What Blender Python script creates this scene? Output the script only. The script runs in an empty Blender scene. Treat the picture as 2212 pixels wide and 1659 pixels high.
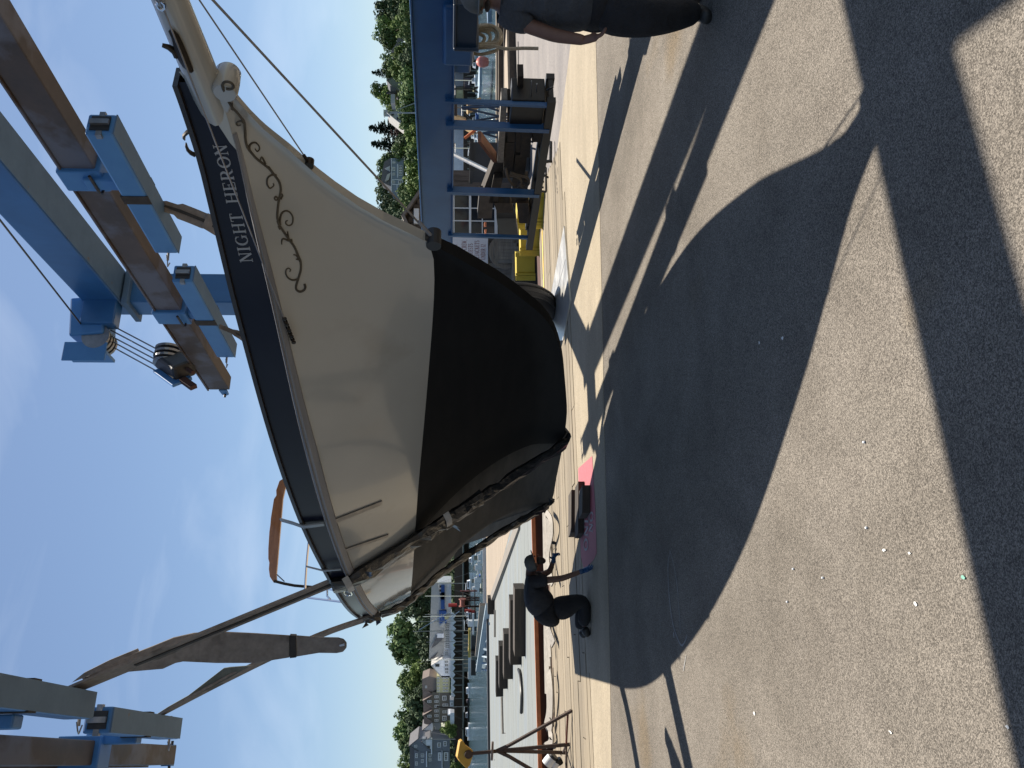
import bpy, bmesh, math, random
from mathutils import Vector, Matrix
from mathutils.bvhtree import BVHTree
R = math.radians
random.seed(7)
S = bpy.context.scene
COL = S.collection

# ------------------------------------------------------------ camera
CAMH, PITCH, FPX = 1.65, R(3.72), 830.0
cam_d = bpy.data.cameras.new("camera"); cam = bpy.data.objects.new("camera", cam_d); COL.objects.link(cam)
cam_d.sensor_width = 36; cam_d.lens = 36*FPX/1024; cam_d.clip_end = 4000; cam_d.clip_start = .05
cp, sp = math.cos(PITCH), math.sin(PITCH)
# phone held sideways: image left is up in the world, image top is to the right
bx, by, bz = Vector((0, -sp, -cp)), Vector((1, 0, 0)), Vector((0, -cp, sp))
cam.matrix_world = Matrix(((bx.x, by.x, bz.x, 0), (bx.y, by.y, bz.y, 0), (bx.z, by.z, bz.z, CAMH), (0, 0, 0, 1)))
S.camera = cam
S.render.resolution_x, S.render.resolution_y = 1024, 768

# ------------------------------------------------------------ world + sun
SUN_AZ = Vector((.36, .93, 0)).normalized(); SUN_EL = R(66.5)
W = bpy.data.worlds.new("World"); S.world = W; W.use_nodes = True
nt = W.node_tree; nt.nodes.clear()
out = nt.nodes.new('ShaderNodeOutputWorld'); bg = nt.nodes.new('ShaderNodeBackground')
sky = nt.nodes.new('ShaderNodeTexSky'); sky.sky_type = 'NISHITA'; sky.sun_disc = False
sky.sun_elevation = SUN_EL; sky.sun_rotation = math.atan2(SUN_AZ.x, SUN_AZ.y)
sky.air_density = 1.0; sky.dust_density = .5; sky.ozone_density = 2.0
bg.inputs['Strength'].default_value = .068
tc = nt.nodes.new('ShaderNodeTexCoord'); mp = nt.nodes.new('ShaderNodeMapping'); mp.inputs['Scale'].default_value = (2.2, 2.2, 7)
nz = nt.nodes.new('ShaderNodeTexNoise'); nz.inputs['Scale'].default_value = 1.6; nz.inputs['Detail'].default_value = 6; nz.inputs['Distortion'].default_value = .6
rp = nt.nodes.new('ShaderNodeValToRGB'); rp.color_ramp.elements[0].position = .52; rp.color_ramp.elements[1].position = .95
rp.color_ramp.elements[1].color = (.34, .34, .34, 1)
mx = nt.nodes.new('ShaderNodeMix'); mx.data_type = 'RGBA'; mx.inputs[7].default_value = (8.5, 9.3, 10.5, 1)
nt.links.new(tc.outputs['Generated'], mp.inputs[0]); nt.links.new(mp.outputs[0], nz.inputs[0]); nt.links.new(nz.outputs[0], rp.inputs[0])
nt.links.new(rp.outputs[0], mx.inputs[0]); nt.links.new(sky.outputs[0], mx.inputs[6]); nt.links.new(mx.outputs[2], bg.inputs[0]); nt.links.new(bg.outputs[0], out.inputs[0])
sun_d = bpy.data.lights.new("sun", 'SUN'); sun = bpy.data.objects.new("sun", sun_d); COL.objects.link(sun)
sun_d.energy = 5.0; sun_d.angle = R(.53); sun_d.color = (1, .93, .82)
sdir = Vector((SUN_AZ.x*math.cos(SUN_EL), SUN_AZ.y*math.cos(SUN_EL), math.sin(SUN_EL)))
sun.rotation_euler = sdir.to_track_quat('Z', 'Y').to_euler()
sun.location = (0, 0, 30)
S.view_settings.view_transform = 'Standard'; S.view_settings.look = 'None'
S.view_settings.exposure = .82; S.view_settings.gamma = 1; S.view_settings.use_curve_mapping = False

# ------------------------------------------------------------ survey helpers: a sighting in the photograph -> a point in the yard
def ray(Dx, Dy):
    a = (384-Dy/2.1602)/FPX; b = (512-Dx/2.1602)/FPX
    return Vector((a, cp+b*sp, -sp+b*cp))
def G(Dx, Dy, z=0):
    d = ray(Dx, Dy); t = (z-CAMH)/d.z; return Vector((d.x*t, d.y*t, z))
def P(Dx, Dy, Y):
    d = ray(Dx, Dy); t = Y/d.y; return Vector((d.x*t, Y, CAMH+d.z*t))
def F(x, y): return (x/1.8228, y/1.8228)
def PF(x, y, Y): return P(x/1.8228, y/1.8228, Y)
def GF(x, y, z=0): return G(x/1.8228, y/1.8228, z)

# ------------------------------------------------------------ materials
def lin(c): return tuple(((v/12.92) if v <= .04045 else ((v+.055)/1.055)**2.4) for v in c)
def M(name, c1, c2=None, scale=4, rough=.6, metal=0, bump=0, stretch=(1, 1, 1), detail=5, c3=None, c3scale=1, c3pos=.6, coat=0, spec=.5, fine=None, trans=0, rvar=0, rnd=0, big=None):
    m = bpy.data.materials.new(name); m.use_nodes = True; n = m.node_tree; b = n.nodes['Principled BSDF']
    b.inputs['Roughness'].default_value = rough; b.inputs['Metallic'].default_value = metal
    b.inputs['Coat Weight'].default_value = coat; b.inputs['Specular IOR Level'].default_value = spec
    b.inputs['Transmission Weight'].default_value = trans
    c2 = c2 or c1
    tcn = n.nodes.new('ShaderNodeTexCoord'); mpn = n.nodes.new('ShaderNodeMapping'); mpn.inputs['Scale'].default_value = stretch
    n.links.new(tcn.outputs['Object'], mpn.inputs[0])
    noi = n.nodes.new('ShaderNodeTexNoise'); noi.inputs['Scale'].default_value = scale; noi.inputs['Detail'].default_value = detail; noi.inputs['Roughness'].default_value = .65
    n.links.new(mpn.outputs[0], noi.inputs[0])
    r = n.nodes.new('ShaderNodeValToRGB'); r.color_ramp.elements[0].position = .32; r.color_ramp.elements[1].position = .68
    r.color_ramp.elements[0].color = (*c1, 1); r.color_ramp.elements[1].color = (*c2, 1)
    n.links.new(noi.outputs[0], r.inputs[0]); last = r.outputs[0]
    if c3:
        no2 = n.nodes.new('ShaderNodeTexNoise'); no2.inputs['Scale'].default_value = c3scale; no2.inputs['Detail'].default_value = 6
        n.links.new(mpn.outputs[0], no2.inputs[0])
        r2 = n.nodes.new('ShaderNodeValToRGB'); r2.color_ramp.elements[0].position = c3pos; r2.color_ramp.elements[1].position = c3pos+.08
        n.links.new(no2.outputs[0], r2.inputs[0]); mm = n.nodes.new('ShaderNodeMix'); mm.data_type = 'RGBA'; mm.inputs[7].default_value = (*c3, 1)
        n.links.new(r2.outputs[0], mm.inputs[0]); n.links.new(last, mm.inputs[6]); last = mm.outputs[2]
    if fine:   # fine speckle: (scale, dark, light)
        v = n.nodes.new('ShaderNodeTexVoronoi'); v.inputs['Scale'].default_value = fine[0]; n.links.new(tcn.outputs['Object'], v.inputs[0])
        sx = n.nodes.new('ShaderNodeSeparateColor'); n.links.new(v.outputs['Color'], sx.inputs[0])
        r3 = n.nodes.new('ShaderNodeValToRGB'); r3.color_ramp.elements[0].position = .05; r3.color_ramp.elements[1].position = .97
        r3.color_ramp.elements[0].color = (fine[1],)*3+(1,); r3.color_ramp.elements[1].color = (fine[2],)*3+(1,)
        e = r3.color_ramp.elements.new(.5); e.color = (1, 1, 1, 1)
        n.links.new(sx.outputs[0], r3.inputs[0]); ml = n.nodes.new('ShaderNodeMix'); ml.data_type = 'RGBA'; ml.blend_type = 'MULTIPLY'; ml.inputs[0].default_value = 1
        n.links.new(last, ml.inputs[6]); n.links.new(r3.outputs[0], ml.inputs[7]); last = ml.outputs[2]
    if big:    # broad weathering: (scale, low, high, stretch)
        mb_ = n.nodes.new('ShaderNodeMapping'); mb_.inputs['Scale'].default_value = big[3]; n.links.new(tcn.outputs['Object'], mb_.inputs[0])
        nb = n.nodes.new('ShaderNodeTexNoise'); nb.inputs['Scale'].default_value = big[0]; nb.inputs['Detail'].default_value = 7; nb.inputs['Roughness'].default_value = .7; nb.inputs['Distortion'].default_value = .8
        n.links.new(mb_.outputs[0], nb.inputs[0]); mrb = n.nodes.new('ShaderNodeMapRange'); mrb.inputs['From Min'].default_value = .3; mrb.inputs['From Max'].default_value = .7; mrb.inputs['To Min'].default_value = big[1]; mrb.inputs['To Max'].default_value = big[2]
        n.links.new(nb.outputs[0], mrb.inputs[0]); mlb = n.nodes.new('ShaderNodeMix'); mlb.data_type = 'RGBA'; mlb.blend_type = 'MULTIPLY'; mlb.inputs[0].default_value = 1
        n.links.new(last, mlb.inputs[6]); n.links.new(mrb.outputs[0], mlb.inputs[7]); last = mlb.outputs[2]
    if rnd:
        oi = n.nodes.new('ShaderNodeObjectInfo'); mr = n.nodes.new('ShaderNodeMapRange'); mr.inputs['To Min'].default_value = 1-rnd; mr.inputs['To Max'].default_value = 1+rnd
        n.links.new(oi.outputs['Random'], mr.inputs[0]); ms = n.nodes.new('ShaderNodeMix'); ms.data_type = 'RGBA'; ms.blend_type = 'MULTIPLY'; ms.inputs[0].default_value = 1
        n.links.new(last, ms.inputs[6]); n.links.new(mr.outputs[0], ms.inputs[7]); last = ms.outputs[2]
    n.links.new(last, b.inputs['Base Color'])
    if rvar:
        mr = n.nodes.new('ShaderNodeMapRange'); mr.inputs['To Min'].default_value = rough-rvar; mr.inputs['To Max'].default_value = rough+rvar
        n.links.new(noi.outputs[0], mr.inputs[0]); n.links.new(mr.outputs[0], b.inputs['Roughness'])
    if bump:
        bp = n.nodes.new('ShaderNodeBump'); bp.inputs['Strength'].default_value = 1; bp.inputs['Distance'].default_value = bump
        n.links.new(noi.outputs[0], bp.inputs['Height'])
        if fine:
            nf = n.nodes.new('ShaderNodeTexNoise'); nf.inputs['Scale'].default_value = fine[0]*.8; nf.inputs['Detail'].default_value = 2
            n.links.new(tcn.outputs['Object'], nf.inputs[0]); n.links.new(nf.outputs[0], bp.inputs['Height'])
        n.links.new(bp.outputs[0], b.inputs['Normal'])
    return m
asphalt = M('asphalt', (.135, .118, .098), (.182, .161, .136), 1.1, .88, bump=.006, fine=(230, .5, 1.75), c3=(.15, .12, .085), c3scale=.5, c3pos=.6, spec=.15, big=(.55, .78, 1.16, (1.6, .8, 1)))
concrete = M('concrete_strip', (.27, .225, .158), (.32, .268, .193), 1.3, .9, bump=.002, fine=(90, .8, 1.15), stretch=(.6, 2, 1), big=(.8, .86, 1.08, (.5, 2, 1)))
paving = M('grey_paving', (.15, .135, .128), (.22, .195, .175), .8, .8, bump=.002, fine=(80, .75, 1.2), stretch=(.35, 1, 1), big=(.5, .8, 1.12, (.6, 1.6, 1)))
deckwood = M('weathered_planks', (.15, .118, .078), (.26, .213, .145), 9, .8, bump=.004, stretch=(.25, 5, 5), c3=(.11, .09, .07), c3scale=3.2, c3pos=.66, rnd=.16)
darkwood = M('dark_timber', (.028, .022, .017), (.06, .045, .032), 6, .85, bump=.006, stretch=(.3, 3, 3), rnd=.3)
greywood = M('grey_timber', (.16, .14, .12), (.27, .24, .2), 8, .85, bump=.004, stretch=(.3, 4, 4), rnd=.15)
curbtimber = M('curb_timber', (.3, .24, .17), (.45, .37, .27), 6, .85, bump=.003, stretch=(.2, 3, 3))
hutwood = M('barn_boards', (.075, .062, .052), (.14, .115, .1), 7, .9, bump=.004, stretch=(3, 3, .3), rnd=.22)
cream = M('cream_gelcoat', (.345, .33, .29), (.375, .36, .32), .7, .15, coat=.3, rvar=.04, c3=(.32, .303, .263), c3scale=1.2, c3pos=.62)
navy = M('navy_paint', (.007, .008, .018), (.009, .011, .023), 2, .3, coat=.0, spec=.2)
blackbottom = M('black_antifouling', (.006, .0065, .007), (.010, .010, .010), 3, .7, bump=.002, stretch=(1, 1, 4), spec=.15)
wornlitbottom = M('dusty_bounce_lit_antifouling', (.045, .041, .035), (.09, .08, .067), 1.6, .75, bump=.003, stretch=(.5, .5, 4), spec=.2)  # aft bottom: wear and dust, plus bounce from sunlit ground put into the colour
keelgrey = M('worn_antifouling', (.03, .028, .026), (.075, .07, .062), 2.2, .7, bump=.003, stretch=(.5, .5, 5), c3=(.11, .10, .09), c3scale=2.4, c3pos=.62)
railwood = M('silvered_rubrail', (.19, .19, .2), (.27, .26, .26), 5, .5, stretch=(.3, .3, 6), bump=.002)
railcap = M('dark_rail_cap', (.02, .015, .012), (.035, .028, .02), 8, .35)
gold = M('bronze_vine_paint', (.045, .034, .02), (.075, .055, .03), 20, .5)
letter = M('silver_lettering', (.27, .27, .27), rough=.45)
bronze = M('dark_bronze', (.02, .016, .012), (.05, .035, .022), 12, .4, metal=.7)
steel = M('stainless_steel', (.62, .63, .65), rough=.12, metal=1)
galv = M('dull_steel', (.2, .2, .2), (.3, .29, .28), 10, .4, metal=.8)
bluep = M('blue_paint', (.024, .105, .26), (.03, .125, .3), 1.2, .38, bump=.001, c3=(.06, .07, .09), c3scale=4.5, c3pos=.7, coat=.1, big=(1.5, .82, 1.1, (1, 1, .5)))
bluep2 = M('faded_blue_paint', (.04, .15, .36), (.055, .185, .4), 2.5, .45, c3=(.11, .07, .05), c3scale=5, c3pos=.72)
palegreen = M('chalky_blue_green', (.06, .115, .19), (.08, .145, .23), 4, .6, c3=(.13, .08, .05), c3scale=5, c3pos=.7)
rustbeam = M('rusty_beam', (.05, .036, .028), (.085, .058, .042), 3, .6, bump=.003, stretch=(1, 1, 1), c3=(.10, .10, .12), c3scale=1.5, c3pos=.5)
rustred = M('orange_rust', (.42, .13, .045), (.55, .2, .08), 5, .85)
rustdark = M('dark_rusty_steel', (.045, .02, .014), (.08, .032, .02), 3, .85, bump=.003)
rubber = M('tyre_rubber', (.018, .017, .016), (.032, .03, .028), 7, .75, bump=.003)
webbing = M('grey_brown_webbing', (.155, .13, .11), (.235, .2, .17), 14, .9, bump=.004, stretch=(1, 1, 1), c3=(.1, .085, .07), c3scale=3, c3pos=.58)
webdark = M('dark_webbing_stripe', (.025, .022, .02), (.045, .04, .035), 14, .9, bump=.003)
webwhite = M('bleached_webbing', (.26, .235, .2), (.38, .345, .3), 10, .9, bump=.004, stretch=(1, 4, 4))
plastic = M('black_plastic_wrap', (.012, .012, .012), (.02, .02, .02), 9, .28, bump=.02, detail=3)
tape = M('grey_tape', (.3, .29, .27), (.4, .38, .35), 12, .4)
yellow = M('yellow_paint', (.42, .31, .02), (.52, .39, .035), 3, .5, c3=(.36, .27, .03), c3scale=6, c3pos=.66)
yellowline = M('yellow_line_paint', (.62, .42, .08), (.7, .5, .12), 9, .7)
orangey = M('mustard_plywood', (.5, .27, .03), (.58, .34, .05), 9, .6, c3=(.25, .1, .03), c3scale=9, c3pos=.62)
redpaint = M('faded_red_paint', (.34, .085, .1), (.4, .11, .13), 18, .75, c3=(.36, .17, .17), c3scale=12, c3pos=.66)
whitep = M('white_paint', (.7, .7, .69), (.78, .78, .77), 3, .5)
signwhite = M('sign_white', (.66, .66, .7), (.7, .7, .73), 6, .5)
signred = M('sign_dark_red', (.2, .015, .02), rough=.5)
greydeck = M('painted_grey_deck', (.15, .16, .148), (.2, .21, .193), 5, .6, stretch=(.35, 3, 1), bump=.001, c3=(.17, .195, .21), c3scale=.7, c3pos=.55, rnd=.04)
tandeck = M('tan_deck_boards', (.24, .19, .135), (.31, .25, .185), 7, .8, stretch=(.4, 4, 1), bump=.002, rnd=.06)
platemetal = M('worn_steel_plate', (.45, .44, .42), (.66, .64, .6), 3, .35, metal=.85, rvar=.1)
skin = M('sunburnt_skin', (.12, .06, .042), (.16, .085, .06), 8, .55)
shirtdark = M('charcoal_tshirt', (.015, .017, .023), (.026, .029, .037), 9, .9, bump=.035)
shirtgrey = M('slate_work_shirt', (.03, .034, .04), (.055, .06, .07), 7, .9, bump=.045)
trousers = M('black_trousers', (.009, .009, .011), (.016, .016, .019), 8, .9, bump=.04)
capm = M('olive_grey_cap', (.09, .09, .085), (.13, .13, .12), 9, .9)
hairm = M('dark_hair', (.03, .02, .015), (.05, .035, .025), 30, .8, bump=.01)
bluegl = M('blue_nitrile_glove', (.012, .055, .14), (.015, .07, .18), 9, .4)
boot = M('black_boot_leather', (.012, .011, .01), (.022, .02, .018), 12, .55)
rope = M('weathered_rope', (.3, .25, .18), (.46, .4, .3), 40, .9, bump=.01)
black = M('black_enamel', (.012, .012, .013), (.02, .02, .02), 8, .5)
teak = M('varnished_teak', (.2, .085, .03), (.3, .14, .055), 5, .25, stretch=(4, .4, 4), coat=.5)
glass = M('dark_window_glass', (.012, .015, .02), (.03, .035, .045), 1.5, .08)
greenleaf = M('broadleaf_foliage', (.075, .12, .04), (.14, .2, .075), .35, .75, rnd=.35, spec=.2)
paleleaf = M('light_green_foliage', (.11, .165, .04), (.17, .23, .07), .35, .75, rnd=.2, spec=.2)
darkleaf = M('dark_foliage', (.045, .072, .035), (.085, .12, .06), .35, .75, rnd=.25, spec=.2)
coniferleaf = M('spruce_foliage', (.035, .06, .045), (.06, .095, .07), .4, .8, rnd=.2, spec=.2)
copperleaf = M('copper_foliage', (.03, .018, .018), (.055, .03, .03), .4, .8, spec=.2)
bark = M('bark', (.06, .045, .035), (.1, .08, .06), 5, .9)
hill = M('shore_grass_and_brush', (.035, .05, .02), (.07, .09, .035), .2, .9)
def flat(name, c, rough=.7): return M(name, tuple(v*.9 for v in c), tuple(v*1.08 for v in c), 1.3, rough)
wallwhite = flat('white_clapboard', (.82, .83, .86)); wallgrey = flat('grey_shingles', (.2, .21, .23)); wallbrown = flat('brown_shingles', (.13, .115, .095))
wallyellow = flat('pale_yellow_clapboard', (.5, .48, .28)); walllight = flat('light_grey_clapboard', (.42, .43, .45)); wallplum = flat('plum_clapboard', (.1, .075, .09))
wallsage = flat('sage_grey_shingles', (.2, .22, .19)); wallblue = flat('blue_grey_clapboard', (.22, .26, .32))
roofgrey = flat('grey_roof', (.5, .48, .45)); roofdark = flat('dark_roof', (.13, .125, .13)); roofbrown = flat('brown_roof', (.24, .19, .165)); rooflight = flat('pale_metal_roof', (.55, .54, .5))
bluecan = flat('blue_canvas', (.02, .08, .28)); redcan = flat('red_paintwork', (.42, .04, .03)); canvas = flat('white_canvas', (.74, .76, .78)); yellowcan = flat('yellow_hull_paint', (.6, .45, .12))
darkhull = flat('dark_hull', (.02, .025, .035), .3); pilew = M('pile_wood', (.11, .12, .105), (.2, .21, .18), 3, .9)

# ------------------------------------------------------------ object helpers
def prop(o, label=None, cat=None, group=None, kind=None):
    if label: o['label'] = label
    if cat: o['category'] = cat
    if group: o['group'] = group
    if kind: o['kind'] = kind
    return o
def thing(name, label, cat, loc=(0, 0, 0), rz=0, group=None):
    o = bpy.data.objects.new(name, None); COL.objects.link(o); o.empty_display_size = .2
    o.location = loc; o.rotation_euler = (0, 0, rz); return prop(o, label, cat, group)
def worldloc(o):
    m = Matrix.Identity(4)
    while o is not None:
        m = Matrix.LocRotScale(o.location, o.rotation_euler, o.scale) @ m; o = o.parent
    return m
class MB:
    """collects shapes (world or local coordinates) and links them as ONE mesh object"""
    def __init__(s): s.v = []; s.f = []; s.sm = []
    def add(s, vs, fs, smooth=False):
        b = len(s.v); s.v += [Vector(v) for v in vs]; s.f += [tuple(i+b for i in f) for f in fs]; s.sm += [smooth]*len(fs); return s
    def box(s, c, d, ax=None, ay=None, az=None):
        c = Vector(c); ax = Vector(ax or (1, 0, 0)).normalized(); ay = Vector(ay) if ay is not None else None
        if ay is None:
            up = Vector(az or (0, 0, 1)); ay = up.cross(ax).normalized()
        else: ay = ay.normalized()
        az_ = ax.cross(ay).normalized()
        vs = [c+ax*(i*d[0]/2)+ay*(j*d[1]/2)+az_*(k*d[2]/2) for k in (-1, 1) for j in (-1, 1) for i in (-1, 1)]
        return s.add(vs, [(0, 2, 3, 1), (4, 5, 7, 6), (0, 1, 5, 4), (2, 6, 7, 3), (0, 4, 6, 2), (1, 3, 7, 5)])
    def beam(s, a, b, w, h, up=(0, 0, 1)):
        a = Vector(a); b = Vector(b); d = b-a; x = d.normalized(); y = Vector(up).cross(x).normalized()
        return s.box((a+b)/2, (d.length, w, h), x, y)
    def aa(s, x0, x1, y0, y1, z0, z1): return s.box(((x0+x1)/2, (y0+y1)/2, (z0+z1)/2), (abs(x1-x0), abs(y1-y0), abs(z1-z0)))
    def tube(s, pts, r, n=8, closed=False, smooth=True):
        pts = [Vector(p) for p in pts]; rs = r if isinstance(r, (list, tuple)) else [r]*len(pts); vs = []; fs = []; prev = None; m = len(pts)
        for i, p in enumerate(pts):
            if closed: t = pts[(i+1) % m]-pts[i-1]
            else: t = (pts[min(i+1, m-1)]-pts[max(i-1, 0)])
            t = t.normalized() if t.length > 1e-9 else Vector((0, 0, 1))
            if prev is None:
                a = Vector((0, 0, 1)) if abs(t.z) < .9 else Vector((1, 0, 0)); x = t.cross(a).normalized()
            else:
                x = (prev-t*prev.dot(t)); x = x.normalized() if x.length > 1e-6 else t.orthogonal().normalized()
            prev = x; y = t.cross(x)
            for k in range(n):
                an = 2*math.pi*k/n; vs.append(p+(x*math.cos(an)+y*math.sin(an))*rs[i])
        for i in range(m if closed else m-1):
            for k in range(n):
                a = i*n+k; b = i*n+(k+1) % n; c = ((i+1) % m)*n+(k+1) % n; d = ((i+1) % m)*n+k; fs.append((a, b, c, d))
        if not closed: fs += [tuple(range(n-1, -1, -1)), tuple(range((m-1)*n, m*n))]
        return s.add(vs, fs, smooth)
    def disc(s, c, ax, r, h, n=24, r2=None):
        ax = Vector(ax).normalized(); c = Vector(c); return s.tube([c-ax*h/2, c+ax*h/2], [r, r if r2 is None else r2], n, smooth=False)
    def lathe(s, c, ax, prof, n=32):
        """prof: list of (radius, offset along ax)"""
        c = Vector(c); ax = Vector(ax).normalized(); x = ax.orthogonal().normalized(); y = ax.cross(x); vs = []; fs = []
        for r, o in prof:
            for k in range(n):
                a = 2*math.pi*k/n; vs.append(c+ax*o+(x*math.cos(a)+y*math.sin(a))*r)
        for i in range(len(prof)-1):
            for k in range(n):
                fs.append((i*n+k, i*n+(k+1) % n, (i+1)*n+(k+1) % n, (i+1)*n+k))
        return s.add(vs, fs, True)
    def prism(s, poly, ext):
        """poly: points in 3D (planar), extruded by vector ext"""
        poly = [Vector(p) for p in poly]; e = Vector(ext); n = len(poly)
        return s.add(poly+[p+e for p in poly], [tuple(range(n-1, -1, -1)), tuple(range(n, 2*n))]+[(i, (i+1) % n, n+(i+1) % n, n+i) for i in range(n)])
    def ribbon(s, pts, sides, th, smooth=True):
        """flat strap: centre points, half-width vectors, thickness"""
        n = len(pts); vs = []; fs = []
        for i in range(n):
            t = (Vector(pts[min(i+1, n-1)])-Vector(pts[max(i-1, 0)])).normalized(); sd = Vector(sides[i]); nn = t.cross(sd).normalized()*th/2
            p = Vector(pts[i]); vs += [p-sd-nn, p+sd-nn, p+sd+nn, p-sd+nn]
        for i in range(n-1):
            for k in range(4): fs.append((i*4+k, i*4+(k+1) % 4, (i+1)*4+(k+1) % 4, (i+1)*4+k))
        fs += [(3, 2, 1, 0), (n*4-4, n*4-3, n*4-2, n*4-1)]
        return s.add(vs, fs, smooth)
    def build(s, name, mat, parent=None, local=False, bevel=0, loc=None, **kw):
        me = bpy.data.meshes.new(name)
        if parent is not None and not local:
            inv = worldloc(parent).inverted(); vs = [inv @ v for v in s.v]
        elif parent is None and not local:
            c = Vector(loc) if loc is not None else Vector((sum(v.x for v in s.v)/len(s.v), sum(v.y for v in s.v)/len(s.v), min(v.z for v in s.v)))
            vs = [v-c for v in s.v]
        else: vs = s.v; c = Vector((0, 0, 0))
        me.from_pydata(vs, [], s.f); me.update()
        me.polygons.foreach_set('use_smooth', s.sm)
        o = bpy.data.objects.new(name, me); COL.objects.link(o)
        bm = bmesh.new(); bm.from_mesh(me); bmesh.ops.recalc_face_normals(bm, faces=bm.faces); bm.to_mesh(me); bm.free()
        me.materials.append(mat)
        if parent is not None: o.parent = parent
        elif not local: o.location = c
        if any(s.sm):
            es = o.modifiers.new('edges', 'EDGE_SPLIT'); es.split_angle = R(40)
        if bevel:
            b = o.modifiers.new('bevel', 'BEVEL'); b.width = bevel; b.segments = 2; b.limit_method = 'ANGLE'
        return prop(o, **kw)
def copy_tree(o, parent=None, loc=None, label=None):
    c = o.copy(); COL.objects.link(c)
    if parent is not None: c.parent = parent
    if loc is not None: c.location = loc
    if label: c['label'] = label
    for ch in [x for x in bpy.data.objects if x.parent == o and x != c]: copy_tree(ch, c)
    return c
def spline(pts, n=6):
    pts = [Vector(p) for p in pts]; o = []
    for i in range(len(pts)-1):
        p0, p1, p2, p3 = pts[max(i-1, 0)], pts[i], pts[i+1], pts[min(i+2, len(pts)-1)]
        for k in range(n):
            t = k/n; o.append(.5*((2*p1)+(p2-p0)*t+(2*p0-5*p1+4*p2-p3)*t*t+(3*p1-p0-3*p2+p3)*t**3))
    o.append(pts[-1]); return o
def interp(tab, u):
    if u <= tab[0][0]: return tab[0][1]
    for (a, b), (c, d) in zip(tab, tab[1:]):
        if u <= c: return b+(d-b)*(u-a)/(c-a)
    return tab[-1][1]
def sinterp(tab, u):   # smooth (monotone-ish) interpolation
    n = len(tab)
    if u <= tab[0][0]: return tab[0][1]
    if u >= tab[-1][0]: return tab[-1][1]
    for i in range(n-1):
        if u <= tab[i+1][0]:
            x0, y0 = tab[i]; x1, y1 = tab[i+1]; h = x1-x0
            m0 = (y1-tab[i-1][1])/(x1-tab[i-1][0]) if i > 0 else (y1-y0)/h
            m1 = (tab[i+2][1]-y0)/(tab[i+2][0]-x0) if i < n-2 else (y1-y0)/h
            t = (u-x0)/h; return (2*t**3-3*t*t+1)*y0+(t**3-2*t*t+t)*h*m0+(-2*t**3+3*t*t)*y1+(t**3-t*t)*h*m1

# ============================================================ SETTING
def slab(name, pts, z0, z1, mat, kind='structure', loc=(0, 0, 0), **kw):
    mb = MB(); mb.prism([(x, y, z1) for x, y in pts], (0, 0, z0-z1)); return mb.build(name, mat, loc=loc, kind=kind, **kw)
E1 = [(14, 11.0), (6, 10.15), (4, 9.84), (.68, 9.4), (-.37, 9.3), (-2.87, 8.95), (-4.12, 8.83), (-12, 7.8)]     # asphalt / concrete joint
E2L = [(3.93, 13.35), (2.31, 12.55), (-.47, 11.75), (-1.7, 11.21), (-2.85, 10.79), (-4.64, 9.98), (-10, 7.95)]   # concrete / boards joint
FAR = [(3.3, 16.7), (1.7, 16.2), (-3.12, 15.0), (-4.73, 14.48), (-6.58, 14.1), (-12, 12.2)]                       # boards / slip edge
slab('asphalt_yard', [(x, y) for x, y in E1]+[(-12, -30), (30, -30), (30, 13)], -.3, 0, asphalt)
mb = MB(); mb.prism([(x, y, -.3) for x, y in [(-12, -30), (40, -30), (40, 25), (4.2, 25), (3.2, 16.6), (-12, 12.1)]], (0, 0, -3.2)); mb.build('quay_fill', M('quay_concrete', (.2, .19, .17), (.3, .28, .25), 1.5, .9), loc=(0, 0, 0), kind='structure')
slab('concrete_strip', E1[1:7]+[(-12, 7.8), (-10, 7.95)][0:1]+[(x, y+.32) for x, y in E2L[::-1]]+[(5.37, 11.5)], -.3, .004, concrete)
slab('quay_paving', [(3.93, 13.35), (5.37, 11.5), (6, 10.15), (14, 11), (30, 13), (40, 25.1), (4.3, 25.1), (3.5, 16.6)], -.3, 0, paving)
slab('boardwalk_joists', E2L+FAR[::-1], -.32, -.09, darkwood)
slab('slip_ledge', FAR+[(x+.35, y+1.05) for x, y in FAR[::-1]], -.4, -.012, rustdark)
# boards of the slip edge, laid along it, one by one
walk = thing('boardwalk', 'strip of weathered planks along the edge of the hoist slip', 'boardwalk', (0, 13, 0))
bd = Vector((-.95, -.31, 0)).normalized(); bn = Vector((.31, -.95, 0)).normalized()*-1
def inside(x, y):
    def yy(tab, x): return interp(sorted(tab), x)
    return yy(E2L, x) <= y <= yy(FAR, x)
wid = .27; nrow = 26
for r in range(nrow):
    s0 = -3.6+r*wid
    base = Vector((.6, 13.9, 0))+bn*s0
    seg = []; t = -7.0
    for i in range(260):
        q = base+bd*(t+i*.06); ok = inside(q.x, q.y) and q.x < 3.9 and q.x > -11
        if ok: seg.append(t+i*.06)
    if len(seg) < 6: continue
    a, b = seg[0], seg[-1]; cuts = [a]; x = a+random.uniform(1.5, 4.5)
    while x < b-1: cuts.append(x); x += random.uniform(3.2, 5)
    cuts.append(b)
    for c0, c1 in zip(cuts, cuts[1:]):
        zt = .012+random.uniform(-.004, .004); mb = MB()
        mb.box(base+bd*((c0+c1)/2)+Vector((0, 0, zt-.045)), (c1-c0-.012, wid-.014, .09), bd, bn)
        mb.build('plank', deckwood, walk)
# yellow line on the boards
mb = MB(); a = G(1171, 497, .016); b = G(1176, 660, .016); mb.beam(a, b, .13, .004); yl = mb.build('yellow_line', yellowline, kind='structure')
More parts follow.
